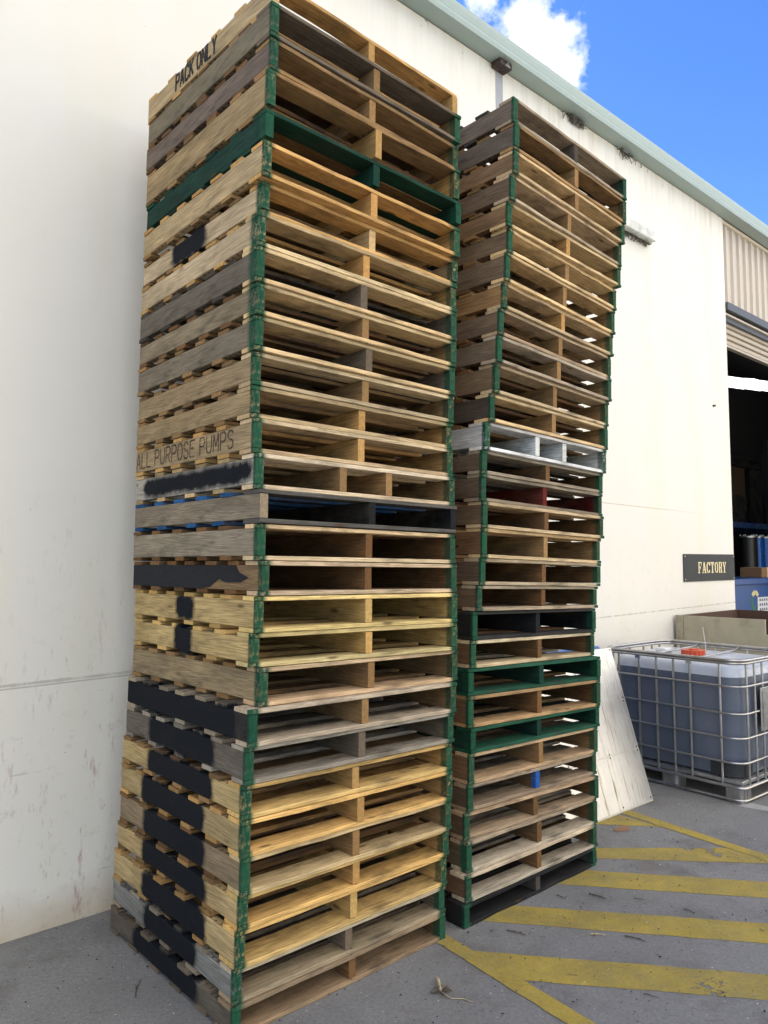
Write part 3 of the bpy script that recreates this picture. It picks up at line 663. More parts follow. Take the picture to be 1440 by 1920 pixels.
S1 = [ # bottom to top: x, y, yaw, tilt, bottom, stringer bottom, stringer top, top
(-0.580,2.946,48.19,0.0000,0.0000,0.0081,0.1028,0.1221),
(-0.581,2.959,48.43,0.0034,0.1221,0.1415,0.2372,0.2509),
(-0.568,2.954,48.04,0.0032,0.2509,0.2646,0.3804,0.3954),
(-0.559,2.957,48.27,0.0069,0.3954,0.4105,0.5074,0.5260),
(-0.550,2.948,48.46,0.0116,0.5260,0.5447,0.6557,0.6717),
(-0.548,2.940,48.70,0.0140,0.6717,0.6876,0.8011,0.8142),
(-0.548,2.947,48.73,0.0148,0.8142,0.8274,0.9278,0.9444),
(-0.541,2.949,49.05,0.0123,0.9444,0.9610,1.0661,1.0916),
(-0.525,2.932,48.80,0.0135,1.0916,1.1170,1.2183,1.2381),
(-0.493,2.983,47.43,0.0184,1.2381,1.2579,1.3783,1.3918),
(-0.528,2.974,49.66,0.0174,1.3918,1.4053,1.5031,1.5279),
(-0.511,2.971,48.76,0.0180,1.5279,1.5527,1.6510,1.6743),
(-0.489,2.977,47.08,0.0174,1.6743,1.6975,1.7925,1.8161),
(-0.506,2.978,47.79,0.0154,1.8161,1.8398,1.9397,1.9652),
(-0.496,2.970,47.61,0.0129,1.9652,1.9906,2.0802,2.1049),
(-0.519,2.989,48.59,0.0146,2.1049,2.1295,2.2397,2.2520),
(-0.527,2.991,48.80,0.0156,2.2520,2.2642,2.3752,2.3968),
(-0.537,2.994,49.32,0.0184,2.3968,2.4184,2.5061,2.5305),
(-0.534,2.992,49.62,0.0196,2.5305,2.5548,2.6540,2.6692),
(-0.520,2.967,49.07,0.0201,2.6692,2.6844,2.7988,2.8135),
(-0.515,2.957,49.18,0.0210,2.8135,2.8283,2.9209,2.9466),
(-0.515,2.949,49.31,0.0235,2.9466,2.9723,3.0741,3.0957),
(-0.511,2.953,49.26,0.0232,3.0957,3.1172,3.2265,3.2406),
(-0.500,2.971,48.95,0.0238,3.2406,3.2547,3.3788,3.3774),
(-0.487,2.929,48.81,0.0257,3.3774,3.3760,3.5216,3.5312),
(-0.481,2.942,48.88,0.0233,3.5312,3.5408,3.6563,3.6715),
(-0.474,2.949,48.21,0.0232,3.6715,3.6866,3.8374,3.8500),
(-0.466,2.962,47.38,0.0236,3.8500,3.8626,3.9850,3.9909),
(-0.463,2.953,47.92,0.0202,3.9909,3.9968,4.1196,4.1410),
(-0.467,2.990,47.27,0.0174,4.1410,4.1624,4.2639,4.2849),
]
S2 = [
(0.391,3.803,48.26,0.0000,0.0000,-0.0116,0.0976,0.1109),
(0.405,3.832,48.38,0.0078,0.1109,0.1243,0.2221,0.2409),
(0.412,3.865,48.65,0.0115,0.2409,0.2598,0.3772,0.3919),
(0.404,3.892,50.23,0.0152,0.3919,0.4066,0.5070,0.5266),
(0.426,3.918,48.86,0.0189,0.5266,0.5462,0.6504,0.6595),
(0.435,3.926,49.11,0.0203,0.6595,0.6686,0.8005,0.8159),
(0.445,3.932,49.21,0.0216,0.8159,0.8314,0.9262,0.9444),
(0.435,3.938,50.41,0.0235,0.9444,0.9625,1.0879,1.1072),
(0.437,3.940,50.62,0.0248,1.1072,1.1265,1.2252,1.2496),
(0.454,3.947,47.82,0.0257,1.2496,1.2740,1.3761,1.3948),
(0.463,3.952,47.95,0.0277,1.3948,1.4135,1.5274,1.5473),
(0.489,3.952,47.38,0.0285,1.5473,1.5673,1.6622,1.6845),
(0.508,3.951,47.59,0.0295,1.6845,1.7068,1.8162,1.8287),
(0.518,3.949,47.19,0.0309,1.8287,1.8411,1.9707,1.9877),
(0.522,3.944,48.13,0.0321,1.9877,2.0046,2.1064,2.1296),
(0.515,3.937,48.03,0.0347,2.1296,2.1528,2.2634,2.2758),
(0.521,3.935,48.21,0.0346,2.2758,2.2883,2.3823,2.4036),
(0.536,3.925,48.51,0.0360,2.4036,2.4250,2.5449,2.5544),
(0.565,3.926,47.53,0.0355,2.5544,2.5638,2.6901,2.7072),
(0.592,3.918,46.50,0.0366,2.7072,2.7242,2.8423,2.8673),
(0.604,3.896,46.51,0.0395,2.8673,2.8924,2.9960,3.0148),
(0.614,3.891,45.91,0.0403,3.0148,3.0337,3.1319,3.1593),
(0.634,3.889,45.93,0.0402,3.1593,3.1868,3.2855,3.3010),
(0.650,3.874,45.53,0.0416,3.3010,3.3165,3.4472,3.4589),
(0.667,3.883,45.59,0.0405,3.4589,3.4706,3.5906,3.5956),
(0.661,3.860,47.14,0.0423,3.5956,3.6007,3.7175,3.7296),
(0.678,3.843,46.22,0.0434,3.7296,3.7417,3.8645,3.8736),
(0.696,3.837,46.58,0.0436,3.8736,3.8827,3.9824,4.0022),
(0.701,3.834,46.84,0.0436,4.0022,4.0221,4.1370,4.1547),
(0.696,3.838,47.54,0.0433,4.1547,4.1725,4.2791,4.3001),
]
G1 = 'pallets in the taller stack nearest the camera'; G2 = 'pallets in the farther stack'
ORD = ['topmost', 'second from the top', 'third from the top', 'fourth from the top', 'fifth from the top', 'sixth from the top', 'seventh from the top', 'eighth from the top', 'ninth from the top', 'tenth from the top',
       'eleventh from the top', 'twelfth from the top', 'thirteenth from the top', 'fourteenth from the top', 'fifteenth from the top', 'fifteenth from the ground', 'fourteenth from the ground', 'thirteenth from the ground', 'twelfth from the ground',
       'eleventh from the ground', 'tenth from the ground', 'ninth from the ground', 'eighth from the ground', 'seventh from the ground', 'sixth from the ground', 'fifth from the ground', 'fourth from the ground', 'third from the ground', 'second from the ground', 'lowest pallet']
P1 = [ # top to bottom: description, keywords
 ('light tan pallet stencilled PACK ONLY', dict(tone=TAN, side=vary(PALE, 0), weat=.12, gk=0, nolead=True, text=('PACK ONLY', .85, .28, .078, .033, .015, .015, M['stencil']))),
 ('mossy grey-brown pallet', dict(tone=OLD, side=(.24, .21, .145), lead=GRY, deck=BRN, weat=.55, gk=3)),
 ('purplish brown weathered pallet', dict(tone=OLD, side=(.20, .155, .13), lead=OLD, deck=BRN, weat=.5, gk=3)),
 ('tan pallet with a gap under its front', dict(tone=TAN, side=(.42, .31, .17), deck=OLD, weat=.2, gk=2, nolead=True)),
 ('dark green painted pallet', dict(tone=GRN, weat=.05, gk=1, nolead=True)),
 ('light tan pallet', dict(tone=TAN, side=PALE, under=OLD, weat=.12, gk=3.2)),
 ('pale pallet with a short black paint patch', dict(tone=PALE, deck=OLD, lead=TAN, side=(.60, .48, .32), weat=.15, gk=1.1, blot=(.47, .82, .05, 1.1))),
 ('pale straw pallet', dict(tone=TAN, side=(.60, .48, .32), lead=PALE, weat=.1, gk=.8)),
 ('dark grey pallet', dict(tone=OLD, side=(.16, .14, .115), deck=DGR, lead=PALE, mid=GRY, weat=.7, gk=.8)),
 ('greyish tan pallet', dict(tone=OLD, side=(.32, .26, .175), lead=PALE, deck=BRN, weat=.45, gk=.7)),
 ('grey-brown pallet with wavy grain', dict(tone=OLD, side=(.27, .23, .17), lead=PALE, mid=GRY, weat=.55, gk=.8)),
 ('warm tan pallet', dict(tone=OLD, side=(.40, .30, .175), lead=(.48, .40, .27), weat=.3, gk=2.6)),
 ('smooth tan pallet', dict(tone=TAN, side=(.40, .30, .165), lead=(.46, .36, .22), deck=OLD, weat=.25, gk=3)),
 ('tan pallet stencilled ALL PURPOSE PUMPS', dict(tone=TAN, side=(.42, .32, .19), lead=(.52, .41, .27), weat=.2, gk=2.4, text=('ALL PURPOSE PUMPS', 1.15, .26, .076, .045, .0175, .008, M['stencil_faded']))),
 ('whitish pallet with a long black stripe of paint', dict(tone=OLD, side=(.46, .44, .40), lead=(.56, .48, .37), deck=PALE, weat=.15, gk=2.6, blot=(.045, 1.08, .2, .82), four=True)),
 ('unpainted-corner pallet with blue boards and a black inside', dict(tone=DGR, side=(.29, .245, .185), deck=BLU, under=BLU, lead=(.10, .095, .09), mid=BLK, weat=.4, gk=0)),
 ('grey-tan pallet', dict(tone=BRN, side=(.34, .295, .225), lead=(.56, .45, .30), weat=.3, gk=1.6)),
 ('black-sided pallet with a snapped raw corner', dict(tone=BRN, side=OLD, lead=(.46, .38, .28), weat=.35, gk=1.6, jag=True)),
 ('new yellow pallet with a black square of paint', dict(tone=YEL, lead=(.66, .50, .23), side=(.56, .42, .20), weat=.04, gk=3.5, blot=(.52, .70, .1, .95))),
 ('new yellow pallet with a ragged black square of paint', dict(tone=YEL, lead=(.66, .50, .25), side=(.56, .42, .20), weat=.06, gk=2.2, blot=(.52, .70, -.1, 1.1))),
 ('old tan pallet with a blank flank', dict(tone=OLD, side=(.36, .28, .165), lead=(.50, .37, .24), weat=.35, gk=1.2)),
 ('pallet painted black along its whole flank', dict(tone=OLD, side=BLK, lead=(.48, .42, .34), deck=(.33, .29, .23), weat=.45, gk=3, blot=(.12, 1.25))),
 ('dark grey pallet with long black patch', dict(tone=GRY, side=(.15, .135, .115), lead=(.28, .26, .23), deck=(.30, .28, .25), weat=.6, gk=2.8, blot=(.25, .89, .05, 1.0))),
 ('yellow pallet with a long black paint patch', dict(tone=TAN, side=(.54, .41, .20), lead=YEL, deck=OLD, weat=.15, gk=1.7, blot=(.27, .885))),
 ('greenish yellow pallet with a long black paint patch', dict(tone=TAN, side=(.48, .37, .19), lead=YEL, deck=TAN, weat=.15, gk=1.7, blot=(.28, .91))),
 ('brownish knotty pallet with a long black paint patch', dict(tone=OLD, side=(.33, .25, .16), lead=(.50, .37, .20), deck=BRN, weat=.3, gk=2.2, blot=(.27, .88))),
 ('clean yellow pallet with a long black paint patch', dict(tone=TAN, side=(.56, .42, .21), lead=YEL, deck=OLD, weat=.15, gk=2.6, blot=(.26, .88))),
 ('bright yellow pallet with a tapering black paint patch', dict(tone=YEL, side=(.56, .43, .22), lead=YEL, deck=TAN, weat=.1, gk=2.6, blot=(.27, .86))),
 ('silver grey pallet with a long black paint patch', dict(tone=GRY, side=(.27, .27, .25), lead=(.40, .34, .24), deck=(.26, .24, .20), weat=.45, gk=2.8, blot=(.27, .79))),
 ('dark brown grey pallet with a long black paint patch', dict(tone=BRN, side=(.12, .105, .09), lead=(.24, .18, .12), deck=GRY, weat=.4, gk=3.2, blot=(.27, .9))),
]
BB = (.15, .122, .095); SB = (.24, .17, .105)
P2 = [
 ('dark grey warped pallet', dict(tone=DGR, side=(.16, .15, .135), lead=(.26, .22, .17), deck=(.06, .055, .05), weat=.6, gk=3)),
 ('dark grey pallet with a black patch', dict(tone=OLD, side=(.12, .115, .105), lead=OLD, weat=.5, gk=3, blot=(.42, 1.3, 0, .8), mid=OLD)),
 ('brown pallet', dict(tone=OLD, side=(.26, .195, .125), lead=(.50, .39, .24), weat=.25, gk=3)),
 ('grey-brown pallet with a black patch', dict(tone=OLD, side=(.17, .14, .11), lead=(.42, .33, .23), weat=.4, gk=3, blot=(.50, 1.3, 0, .8))),
 ('tan pallet with a notched flank', dict(tone=TAN, side=(.27, .20, .125), lead=PALE, deck=OLD, weat=.25, gk=3)),
 ('brown pallet with a black smudge', dict(tone=OLD, side=(.18, .15, .115), lead=PALE, weat=.35, gk=3, blot=(.45, 1.3, .05, .9))),
 ('grey-brown splintered pallet', dict(tone=OLD, side=(.17, .145, .115), lead=PALE, deck=BRN, weat=.4, gk=3)),
 ('amber brown pallet', dict(tone=TAN, side=(.33, .235, .13), lead=(.5, .38, .24), deck=OLD, weat=.25, gk=3)),
 ('dull brown pallet', dict(tone=OLD, side=(.17, .14, .115), lead=(.5, .38, .26), deck=BRN, weat=.35, gk=3)),
 ('grey-sided pallet', dict(tone=OLD, side=(.19, .17, .145), lead=(.46, .40, .33), deck=BRN, weat=.45, gk=3)),
 ('brown pallet with a ragged front board', dict(tone=OLD, side=(.20, .16, .115), lead=(.42, .33, .22), deck=BRN, weat=.4, gk=2)),
 ('dark-sided pallet with a pale thick front board', dict(tone=OLD, side=(.07, .062, .058), lead=(.56, .43, .26), deck=BRN, weat=.25, gk=3)),
 ('white painted pallet with two middle bearers', dict(tone=WHT, side=(.62, .63, .63), deck=OLD, lead=WHT, mid=WHT, weat=.05, gk=2, four=True)),
 ('dark brown pallet', dict(tone=BRN, side=(.11, .09, .075), lead=(.27, .23, .18), deck=DGR, weat=.45, gk=2.2)),
 ('dark pallet with a maroon inside', dict(tone=DGR, side=(.11, .09, .075), lead=(.20, .17, .13), deck=DGR, mid=RED, under=RED, weat=.35, gk=2.4)),
 ('brown pallet', dict(tone=BRN, side=(.14, .11, .085), lead=(.44, .34, .22), weat=.3, gk=3)),
 ('warm brown pallet stencilled 44', dict(tone=(.34, .22, .11), side=(.17, .115, .07), lead=(.56, .42, .25), weat=.12, gk=3, text=('/44', .46, .26, .078, .06, .055, .012, M['stencil']))),
 ('dim brown pallet', dict(tone=BRN, side=(.12, .095, .075), lead=(.38, .31, .22), weat=.3, gk=3)),
 ('shadowy brown pallet', dict(tone=BRN, side=(.14, .11, .085), lead=(.34, .28, .21), weat=.35, gk=3)),
 ('black painted pallet', dict(tone=BLK, side=BLK, lead=(.03, .03, .03), deck=BRN, mid=BLK, weat=.1, gk=3.5)),
 ('brown pallet with clean pale boards', dict(tone=BRN, side=(.15, .105, .07), lead=(.50, .42, .29), deck=(.4, .34, .24), weat=.2, gk=3)),
 ('green painted pallet', dict(tone=GRN, side=GRN, lead=(.02, .10, .06), deck=GRN, under=OLD, weat=.1, gk=1)),
 ('brown pallet between two green ones', dict(tone=BRN, side=(.16, .11, .07), lead=(.36, .25, .14), deck=OLD, weat=.25, gk=2)),
 ('green pallet with a pale chipped corner', dict(tone=GRN, side=GRN, lead=(.015, .085, .05), deck=GRN, under=OLD, weat=.1, gk=1)),
 ('tan brown pallet', dict(tone=OLD, side=(.20, .145, .095), lead=(.42, .31, .20), deck=(.3, .26, .2), weat=.3, gk=3)),
 ('grey-brown pallet with a blue middle bearer', dict(tone=BRN, side=(.10, .085, .07), lead=(.28, .22, .16), deck=(.24, .22, .18), bluemid=True, weat=.45, gk=3)),
 ('sooty brown pallet', dict(tone=BRN, side=(.10, .075, .06), lead=(.31, .24, .17), deck=(.26, .22, .17), weat=.4, gk=3)),
 ('moss-stained pallet', dict(tone=BRN, side=(.085, .08, .065), lead=(.38, .33, .26), deck=(.26, .24, .2), weat=.45, gk=1)),
 ('reddish brown pallet', dict(tone=BRN, side=(.14, .09, .06), lead=(.44, .38, .30), deck=(.36, .33, .28), weat=.35, gk=3)),
 ('black painted base pallet', dict(tone=BLK, side=BLK, lead=(.02, .02, .022), deck=(.02, .02, .022), mid=(.07, .065, .06), weat=.1, gk=3)),
]
for S, P, G, nm in ((S1, P1, G1, "near stack"), (S2, P2, G2, "far stack")):
    for i, (d, kw) in enumerate(P):
        kw = dict(kw)
        if S is S2 and max(kw['side']) < .5 and kw['side'] not in (GRN, BLK): s_ = kw['side']; kw['side'] = (s_[0]*1.22, s_[1]*1.02, s_[2]*.86)
        lab_ = '%s, %s in the %s' % (d, ORD[i], nm)
        if len(lab_.split()) > 16: lab_ = lab_.replace(' with a ', ' with ').replace(' and a ', ' and ').replace('from the ground', 'from ground')
        make_pallet(S[29-i], lab_, G, seed=100+i+(50 if S is S2 else 0), **kw)

# ---------------------------------------------------------------- caged liquid tank
ib = empty('caged_liquid_tank', at(5.735, -1.50, 0, R(-2.5))); tag(ib, 'caged square plastic tank three quarters full of dark liquid with a red cap', 'liquid tank')
LX, LY = 1.0, 1.2      # short side along +x, long side along +y from the near corner
def rrect(x0, y0, x1, y1, r, z, n=6):
    pts = []
    for cx, cy, a0 in ((x1-r, y1-r, 0), (x0+r, y1-r, 90), (x0+r, y0+r, 180), (x1-r, y0+r, 270)):
        for k in range(n+1): a = R(a0+90*k/n); pts.append((cx+r*math.cos(a), cy+r*math.sin(a), z))
    return pts
lv = .918
zs = [(.17, .05, 0), (.18, .03, 0), (.22, .022, 0), (.5, .014, 0), (.75, .012, 0), (lv, .014, 0), (lv, .014, 1), (.955, .018, 1), (.985, .03, 1), (1.005, .055, 1), (1.012, .09, 1)]
b = MB(); rings = []; NR = 4*13
for z, ins, mm in zs:
    i = len(b.v); b.v += rrect(.03+ins, .03+ins, LX-.03-ins, LY-.03-ins, .15, z, 12); rings.append((i, mm))
for (i, a), (j, mm) in zip(rings[:-1], rings[1:]):
    if zs[rings.index((i, a))][0] == zs[rings.index((j, mm))][0]: continue
    for q in range(NR): b.f.append((i+q, i+(q+1) % NR, j+(q+1) % NR, j+q)); b.mi.append(mm)
b.f.append(tuple(range(rings[0][0], rings[0][0]+NR))[::-1]); b.mi.append(0)
b.f.append(tuple(range(rings[-1][0], rings[-1][0]+NR))); b.mi.append(1)
b.build('tank', [M['tankdark'], M['tank']], ib, smooth=True)
b = MB(); b.v = []; pts = rrect(.035, .035, LX-.035, LY-.035, .15, .175, 12); top_ = [(p[0], p[1], .30) for p in pts]
pts = [(.035, .27, .175)]+pts[26:39]+[(.22, .035, .175)]; k_ = len(pts); b.v = pts+[(p[0]-.001, p[1]-.001, .285) for p in pts]
b.f = [(i, i+1, k_+i+1, k_+i) for i in range(k_-1)]; b.mi = [0]*(k_-1)
b.build('corner_band', M['tankring'], ib, smooth=True)
cage = MB(); r_ = .0085
for z in (.118, .292, .474, .655, .858): cage.tube(rrect(.008, .008, LX-.008, LY-.008, .11 if z > .2 else .05, z, 5), r_, 8, closed=True)
cage.tube(rrect(.0, .0, LX, LY, .13, 1.055, 6), .013, 8, closed=True); cage.tube(rrect(.004, .004, LX-.004, LY-.004, .13, 1.032, 6), .011, 8, closed=True)
for yy in (.17, .41, .55, .70, .86, 1.05): 
    for xx in (.018, LX-.018): cage.tube([(xx, yy, .11), (xx, yy, .60), (xx, yy, 1.03)], .0095, 8)
for xx in (.13, .26, .39, .61, .75, .88):
    for yy in (.018, LY-.018): cage.tube([(xx, yy, .11), (xx, yy, .60), (xx, yy, 1.03)], .0095, 8)
for yy in (.41, .86): cage.box((-.004, yy-.022, 1.0), (.012, yy+.022, 1.05))
for yy, dx in ((.42, 0), (.80, 0)): cage.tube([(.0, yy, 1.045), (.12, yy, 1.03), (LX-.12, yy+.06, 1.03), (LX, yy+.06, 1.045)], .009, 8)
cage.build('cage', M['galv'], ib, smooth=True)
bs = MB(); bs.box((.02, .02, .135), (LX-.02, LY-.02, .165), bev=.004)
bs.tube(rrect(.012, .012, LX-.012, LY-.012, .08, .022, 5), .011, 8, closed=True)
bs.tube(rrect(.004, .004, LX-.004, LY-.004, .05, .118, 5), .013, 8, closed=True); bs.build('base_frame', M['galv'], ib, smooth=True)
for fx, fy in ((.02, .02), (LX-.17, .02), (.02, LY-.17), (LX-.17, LY-.17), (.02, .54), (LX-.15, .54)):
    f = MB(); o_ = rrect(fx, fy, fx+.15, fy+.15, .035, 0, 3); n_ = len(o_); f.prism([(p[0], p[1], .0) for p in o_], (0, 0, .13))
    for k in range(3): f.box((fx-.004, fy+.025+.04*k, .01), (fx+.02, fy+.042+.04*k, .12)); f.box((fx+.025+.04*k, fy-.004, .01), (fx+.042+.04*k, fy+.02, .12))
    f.build('foot', M['galv'], ib)
cp = MB(); cp.cyl((.47, .62, 1.008), (.47, .62, 1.055), .095, 28)
for k in range(18): a = 2*math.pi*k/18; cp.cyl((.47+math.cos(a)*.093, .62+math.sin(a)*.093, 1.01), (.47+math.cos(a)*.093, .62+math.sin(a)*.093, 1.05), .007, 8)
cp.box((.42, .60, 1.055), (.52, .64, 1.064), bev=.003); cp.build('cap', M['red'], ib)
wb = MB(); wb.box((.40, .84, 1.012), (.52, .94, 1.05), bev=.012); wb.build('plastic_bag', M['white'], ib)
w2 = MB(); w2.tube([(.36, .46, 1.01), (.365, .455, 1.10), (.37, .47, 1.20), (.372, .48, 1.26)], .0022, 5); w2.build('cable_tie', M['white'], ib)
vv = MB(); vv.cyl((.44, -.01, .235), (.44, -.10, .225), .042, 16); vv.cyl((.44, -.10, .225), (.44, -.13, .22), .052, 16); vl = vv.build('valve', M['black'], ib)
vh = MB(); vh.box((.40, -.07, .285), (.49, -.045, .31), bev=.004); vh.box((.435, -.065, .27), (.455, -.05, .29)); vh.build('handle', M['red'], vl)
pl = MB(); pl.box((.30, -.008, .50), (.70, -.001, .83), bev=.003); pl.box((.33, -.013, .53), (.67, -.008, .80)); pl.build('plate', M['galv'], ib)

# ---------------------------------------------------------------- leaning foil board, blue tub, cream crate
pw, ph, ang = 1.25, 1.17, math.atan2(.34, 1.12)
mwp = at(4.105, -.965, .002) @ Matrix.Rotation(R(-1.0), 4, 'Z') @ Matrix.Rotation(-ang, 4, 'X')
ob = empty('foil_faced_board', mwp); tag(ob, 'scratched silver foil faced board leaning behind the farther pallet stack', 'board')
b = MB(); b.box((0, .003, 0), (pw, .028, ph)); b.build('core', M['foiledge'], ob)
b = MB()
for z0, z1 in ((.012, .385), (.391, .76), (.766, 1.165)):
    b.box((.004, 0, z0), (pw-.003, .003, z1))
b.build('foil_sheet', M['foil'], ob)
for z in (.03, .375, .40, .75, .775, 1.15):
    for x_ in (.35, .85, pw-.03): b = MB(); b.cyl((x_, 0, z), (x_, -.003, z), .006, 8); b.build('rivet', M['black'], ob)
tb = empty('blue_tub', at(4.46, -.56, 0)); tag(tb, 'blue plastic tub mostly hidden behind the leaning foil board', 'tub')
b = MB(); b.prism([(0.03, .03, 0), (1.0, .03, 0), (1.0, .45, 0), (.03, .45, 0)], (0, 0, 1.03)); b.box((0, 0, 1.03), (1.06, .48, 1.065), bev=.008); b.build('body', M['tub'], tb)
b = MB(); b.prism([(.10, .03, 1.066), (.98, .03, 1.066), (.90, .03, 1.12), (.18, .03, 1.12)], (0, .42, 0)); b.build('lid', M['tub'], tb)
cr = empty('cream_crate', at(7.62, -1.30, 0)); tag(cr, 'large stained cream board crate with a notched rim standing behind the caged tank', 'crate')
b = MB(); b.prism([(0, 0, 0), (0, 1.18, 0), (0, 1.18, 1.235), (0, .40, 1.235), (0, .36, 1.235), (0, .36, 1.09), (0, .22, 1.09), (0, .22, 1.235), (0, 0, 1.235)], (.03, 0, 0)); b.build('front_panel', M['crate'], cr)
b = MB(); b.box((.03, 1.20, 0), (1.35, 1.23, 1.235)); b.box((.03, 0, 0), (1.35, .03, 1.235)); b.box((1.35, 0, 0), (1.38, 1.23, 1.235)); b.box((.05, .03, .10), (1.35, 1.2, .13)); b.build('side_panel', M['cratein'], cr)
b = MB(); b.box((-.004, 1.185, 0), (.035, 1.27, 1.235)); b.build('corner_post', M['crate'], cr)

# ---------------------------------------------------------------- things inside the doorway
bi = empty('recycling_skip', at(11.0, 1.0, 0)); tag(bi, 'blue recycling skip with a round arrows emblem just inside the doorway', 'skip')
b = MB(); b.prism([(0, .0, .12), (0, 1.0, .12), (0, 1.1, 1.50), (0, -.0, 1.50)], (3.0, 0, 0)); b.build('body', M['blue'], bi)
b = MB(); b.box((-.03, -.04, 1.44), (3.03, 1.13, 1.53), bev=.01); b.build('rim', M['blue'], bi)
def arc(cx, cz, r, a0, a1, w, y=-.003):
    pts = []
    for k in range(9): a = R(a0+(a1-a0)*k/8); pts.append((cx+math.cos(a)*(r+w/2), y, cz+math.sin(a)*(r+w/2)))
    for k in range(9): a = R(a1-(a1-a0)*k/8); pts.append((cx+math.cos(a)*(r-w/2), y, cz+math.sin(a)*(r-w/2)))
    return pts
# u of emblem centre ~ image x 1408
b = MB(); b.prism(arc(1.17, 1.18, .13, 35, 85, .07), (0, .002, 0)); b.prism(arc(1.17, 1.18, .13, 92, 140, .07), (0, .002, 0)); b.build('emblem', M['ylw'], bi)
b = MB(); b.prism(arc(1.17, 1.18, .13, 150, 270, .06), (0, .002, 0)); b.build('emblem', M['grn'], bi)
b = MB(); b.box((1.25, -.006, .98), (1.95, -.001, 1.23)); lb = b.build('notice', M['label'], bi)
b = MB()
for r_i in range(3):
    b = MB(); b.prism([(1.28, -.006, 1.17-r_i*.075)]+[(1.28+k*.04, -.006, 1.17-r_i*.075+(.004 if k % 2 else .0)) for k in range(1, 16)]+[(1.28+k*.04+d_, -.006, 1.21-r_i*.075+(0 if k % 2 else -.034)) for k in range(15, -1, -1) for d_ in (.037, .003)], (0, -.002, 0)); b.build('print_row', M['labelink'], lb)
for i, (u_, mt, lab) in enumerate(((15.18, 'bluedrum', 'bright blue tall filter housing with a dark clamp lid, behind the blue skip'), (14.83, 'bluedrum', 'narrower shaded blue housing left of the bright blue one'), (14.42, 'black', 'black tall housing standing left of the blue housings'))):
    t_ = empty('filter_housing', at(u_, 2.0, 0)); tag(t_, lab, 'filter housing', None)
    b = MB(); b.cyl((0, 0, .05), (0, 0, 2.24), .15 if i != 1 else .10, 24); b.build('body', M[mt], t_, smooth=True)
    b = MB(); b.cyl((0, 0, 2.24), (0, 0, 2.27), .165 if i != 1 else .115, 24); b.cyl((0, 0, 0), (0, 0, .05), .17 if i != 1 else .12, 24)
    for k in range(6): a = k*math.pi/3; b.cyl((math.cos(a)*.14*(1 if i != 1 else .7), math.sin(a)*.14*(1 if i != 1 else .7), 2.27), (math.cos(a)*.14*(1 if i != 1 else .7), math.sin(a)*.14*(1 if i != 1 else .7), 2.30), .016, 8)
    b.build('clamp_ring', M['galv'], t_)
cx_ = empty('cardboard_box', at(12.83, 1.15, 1.532)); tag(cx_, 'plain brown cardboard box standing on the rim of the blue skip', 'box')
b = MB(); b.box((0, 0, 0), (.5, .35, .165), bev=.004); b.build('carton', M['card'], cx_)
b = MB(); b.box((.22, -.002, 0), (.28, .352, .167)); b.build('tape', M['ylw'], cx_)
rk = empty('storage_rack', at(15.6, 3.0, 0)); tag(rk, 'dark steel storage rack deep inside the doorway', 'rack')
for u_ in (0, 2.4, 4.8):
    b = MB(); b.box((u_, 0, 0), (u_+.08, .08, 4.6)); b.box((u_, 1.0, 0), (u_+.08, 1.08, 4.6)); b.build('upright', M['flash'], rk)
for z in (2.62, 1.2):
    b = MB(); b.box((0, -.01, z-.1), (4.9, .06, z)); b.box((0, 1.02, z-.1), (4.9, 1.09, z)); b.box((.05, 0, z), (4.85, 1.05, z+.02)); b.build('shelf', M['tub' if z > 2 else 'flash'], rk)
random.seed(3)
for i, (u_, w_, z_, h_, mt, nm, lab) in enumerate(((.55, .72, 2.645, .58, 'wrap', 'wrapped_bundle', 'plastic wrapped bundle low on the rack inside the doorway'), (.55, .72, 3.23, .62, 'card', 'stacked_carton', 'brown carton on top of the wrapped bundle inside the doorway'),
        (.45, 1.7, 3.86, .25, 'black', 'dark_cover', 'folded black cover lying over the cartons inside the doorway'), (1.5, .75, 2.645, 1.2, 'black', 'wrapped_bundle', 'black wrapped bundle right of the brown carton on the rack'),
        (2.6, 1.9, 2.645, .45, 'wrap', 'wrapped_bundle', 'wide wrapped bundle at the right of the rack inside the doorway'))):
    b = MB(); bm = bmesh.new(); bmesh.ops.create_grid(bm, x_segments=1, y_segments=1, size=.1); bm.free()
    bm = bmesh.new(); bmesh.ops.create_cube(bm, size=1); bmesh.ops.subdivide_edges(bm, edges=bm.edges[:], cuts=5, use_grid_fill=True)
    for v in bm.verts:
        j = .025 if nm != 'stacked_carton' else .002
        v.co = Vector(((v.co.x+.5)*w_+random.uniform(-j, j), (v.co.y+.5)*.9+random.uniform(-j, j), (v.co.z+.5)*h_+(random.uniform(-j, j) if v.co.z > -.49 else 0)))
    b.bm(bm); tag(b.build(nm, M[mt], mw=at(15.6+u_, 3.05, z_)), lab, 'carton' if 'carton' in nm else ('cover' if 'cover' in nm else 'bundle'))

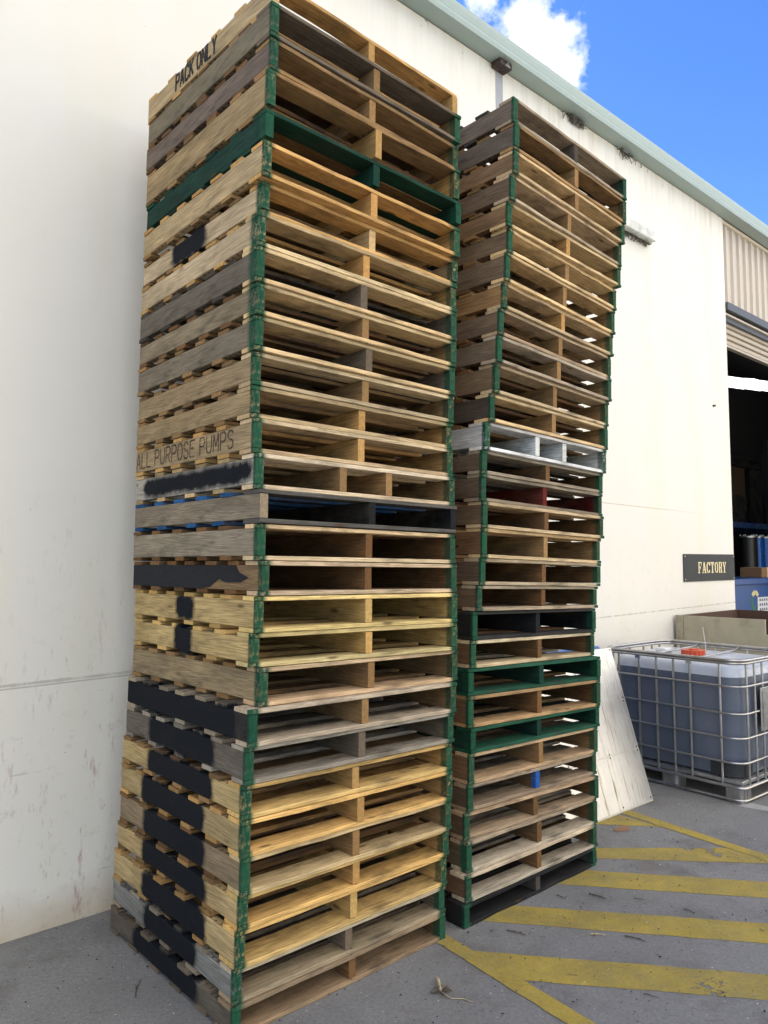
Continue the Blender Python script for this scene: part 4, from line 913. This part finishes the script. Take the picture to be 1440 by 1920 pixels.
# ---------------------------------------------------------------- litter on the ground
random.seed(11)
def twig(u, n, L, a, r, lab, mt='bark', nm='twig', bend=.1):
    pts = []; rr = []
    for k in range(6):
        t = k/5; pts.append((L*(t-.5), math.sin(t*3.1)*L*bend+random.uniform(-.03, .03)*L, r+.002+random.uniform(0, .3)*r)); rr.append(r*(1-.5*t)*random.uniform(.8, 1.1))
    b = MB(); b.tube(pts, rr, 6)
    if L > .08: b.tube([pts[3], (pts[3][0]+L*.12, pts[3][1]+L*.10, r*1.5)], [r*.6, r*.3], 5)
    tag(b.build(nm, M[mt], mw=at(u, n, 0, R(a))), lab, 'twig')
twig(3.349, -1.99, .10, -75, .004, 'dark twig on the front yellow band, lower right of the stacks')
twig(3.609, -1.617, .10, -85, .005, 'dark bent twig between the second and third yellow bands by the farther stack')
twig(3.46, -1.49, .06, -95, .003, 'short dark twig close to the black base pallet')
twig(2.97, -1.575, .10, -70, .004, 'splintered twig in front of the farther stack, near the near stack corner')
twig(3.82, -2.02, .05, -95, .003, 'short dark twig right of the others, on the grey strip before the third band')
twig(3.75, -1.78, .05, -60, .0025, 'thin little twig in the middle of the grey strip')
twig(3.25, -1.85, .07, -50, .004, 'pale grey twig lying on yellow paint', mt='straw')
twig(1.40, -.80, .14, 60, .003, 'grey stick on the concrete left of the nearer stack', bend=.04)
twig(2.97, -2.28, .06, -75, .0025, 'fine dark twig on the grey ground below the front yellow band')
b = MB(); b.prism([(-.06, -.012, .003), (.045, -.024, .003), (.06, .012, .003), (.02, .022, .003), (-.05, .0, .003)], (0, 0, .018)); tag(b.build('wood_chip', M['chip'], mw=at(4.611, -1.161, 0, R(-20))), 'red-brown wedge of splintered wood on the ground in front of the foil board', 'wood chip')
b = MB()
for i in range(26):
    a = random.uniform(0, 6.3); L = random.uniform(.02, .05); b.tube([(0, 0, .006), (math.cos(a)*L*.5, math.sin(a)*L*.5, random.uniform(.004, .03)), (math.cos(a)*L, math.sin(a)*L, random.uniform(.002, .02))], .0016, 4, mi=0)
b.tube([(0, 0, .015), (.06, .02, .02), (.10, .035, .012)], [.006, .008, .003], 6, mi=1); b.tube([(0, 0, .01), (-.03, -.05, .003), (-.02, -.10, .003), (-.035, -.14, .003)], .0018, 4, mi=1)
tag(b.build('dried_weed', [M['bark'], M['straw']], mw=at(2.335, -1.68, 0, R(35))), 'dried uprooted weed with a straw coloured stem in front of the nearer stack', 'dried weed')
b = MB()
for i in range(30): a = random.uniform(0, 6.3); L = random.uniform(.01, .03); b.tube([(0, 0, .004), (math.cos(a)*L, math.sin(a)*L, random.uniform(.003, .02))], .004, 4)
tag(b.build('bark_lump', M['bark'], mw=at(4.12, -1.23, 0)), 'dark lump of bark against the right corner of the farther stack', 'bark')
def grit(n, mat, name, smin, smax, seed):
    random.seed(seed); b = MB()
    for i in range(n):
        u = random.uniform(.3, 5.5); n_ = -abs(random.gauss(.9, .9)) if random.random() < .3 else random.uniform(-2.9, -.03)
        s = random.uniform(smin, smax)*(1 if random.random() > .1 else 1.7); a = random.uniform(0, 3.1); c_, s_ = math.cos(a)*s, math.sin(a)*s; e = random.uniform(.3, .9); h = s*random.uniform(.3, .8)
        i0 = len(b.v); b.v += [(u+c_, n_+s_, .009), (u-s_*e, n_+c_*e, .009), (u-c_, n_-s_, .009), (u+s_*e, n_-c_*e, .009), (u+random.uniform(-.3, .3)*s, n_, .009+h)]
        b.f += [(i0, i0+1, i0+4), (i0+1, i0+2, i0+4), (i0+2, i0+3, i0+4), (i0+3, i0, i0+4), (i0+3, i0+2, i0+1, i0)]; b.mi += [0]*5
    tag(b.build(name, mat, mw=FR), kind='stuff')
grit(1700, M['bit'], 'dark_grit', .0016, .0058, 21); grit(700, M['bitw'], 'white_grit', .0012, .0034, 22)
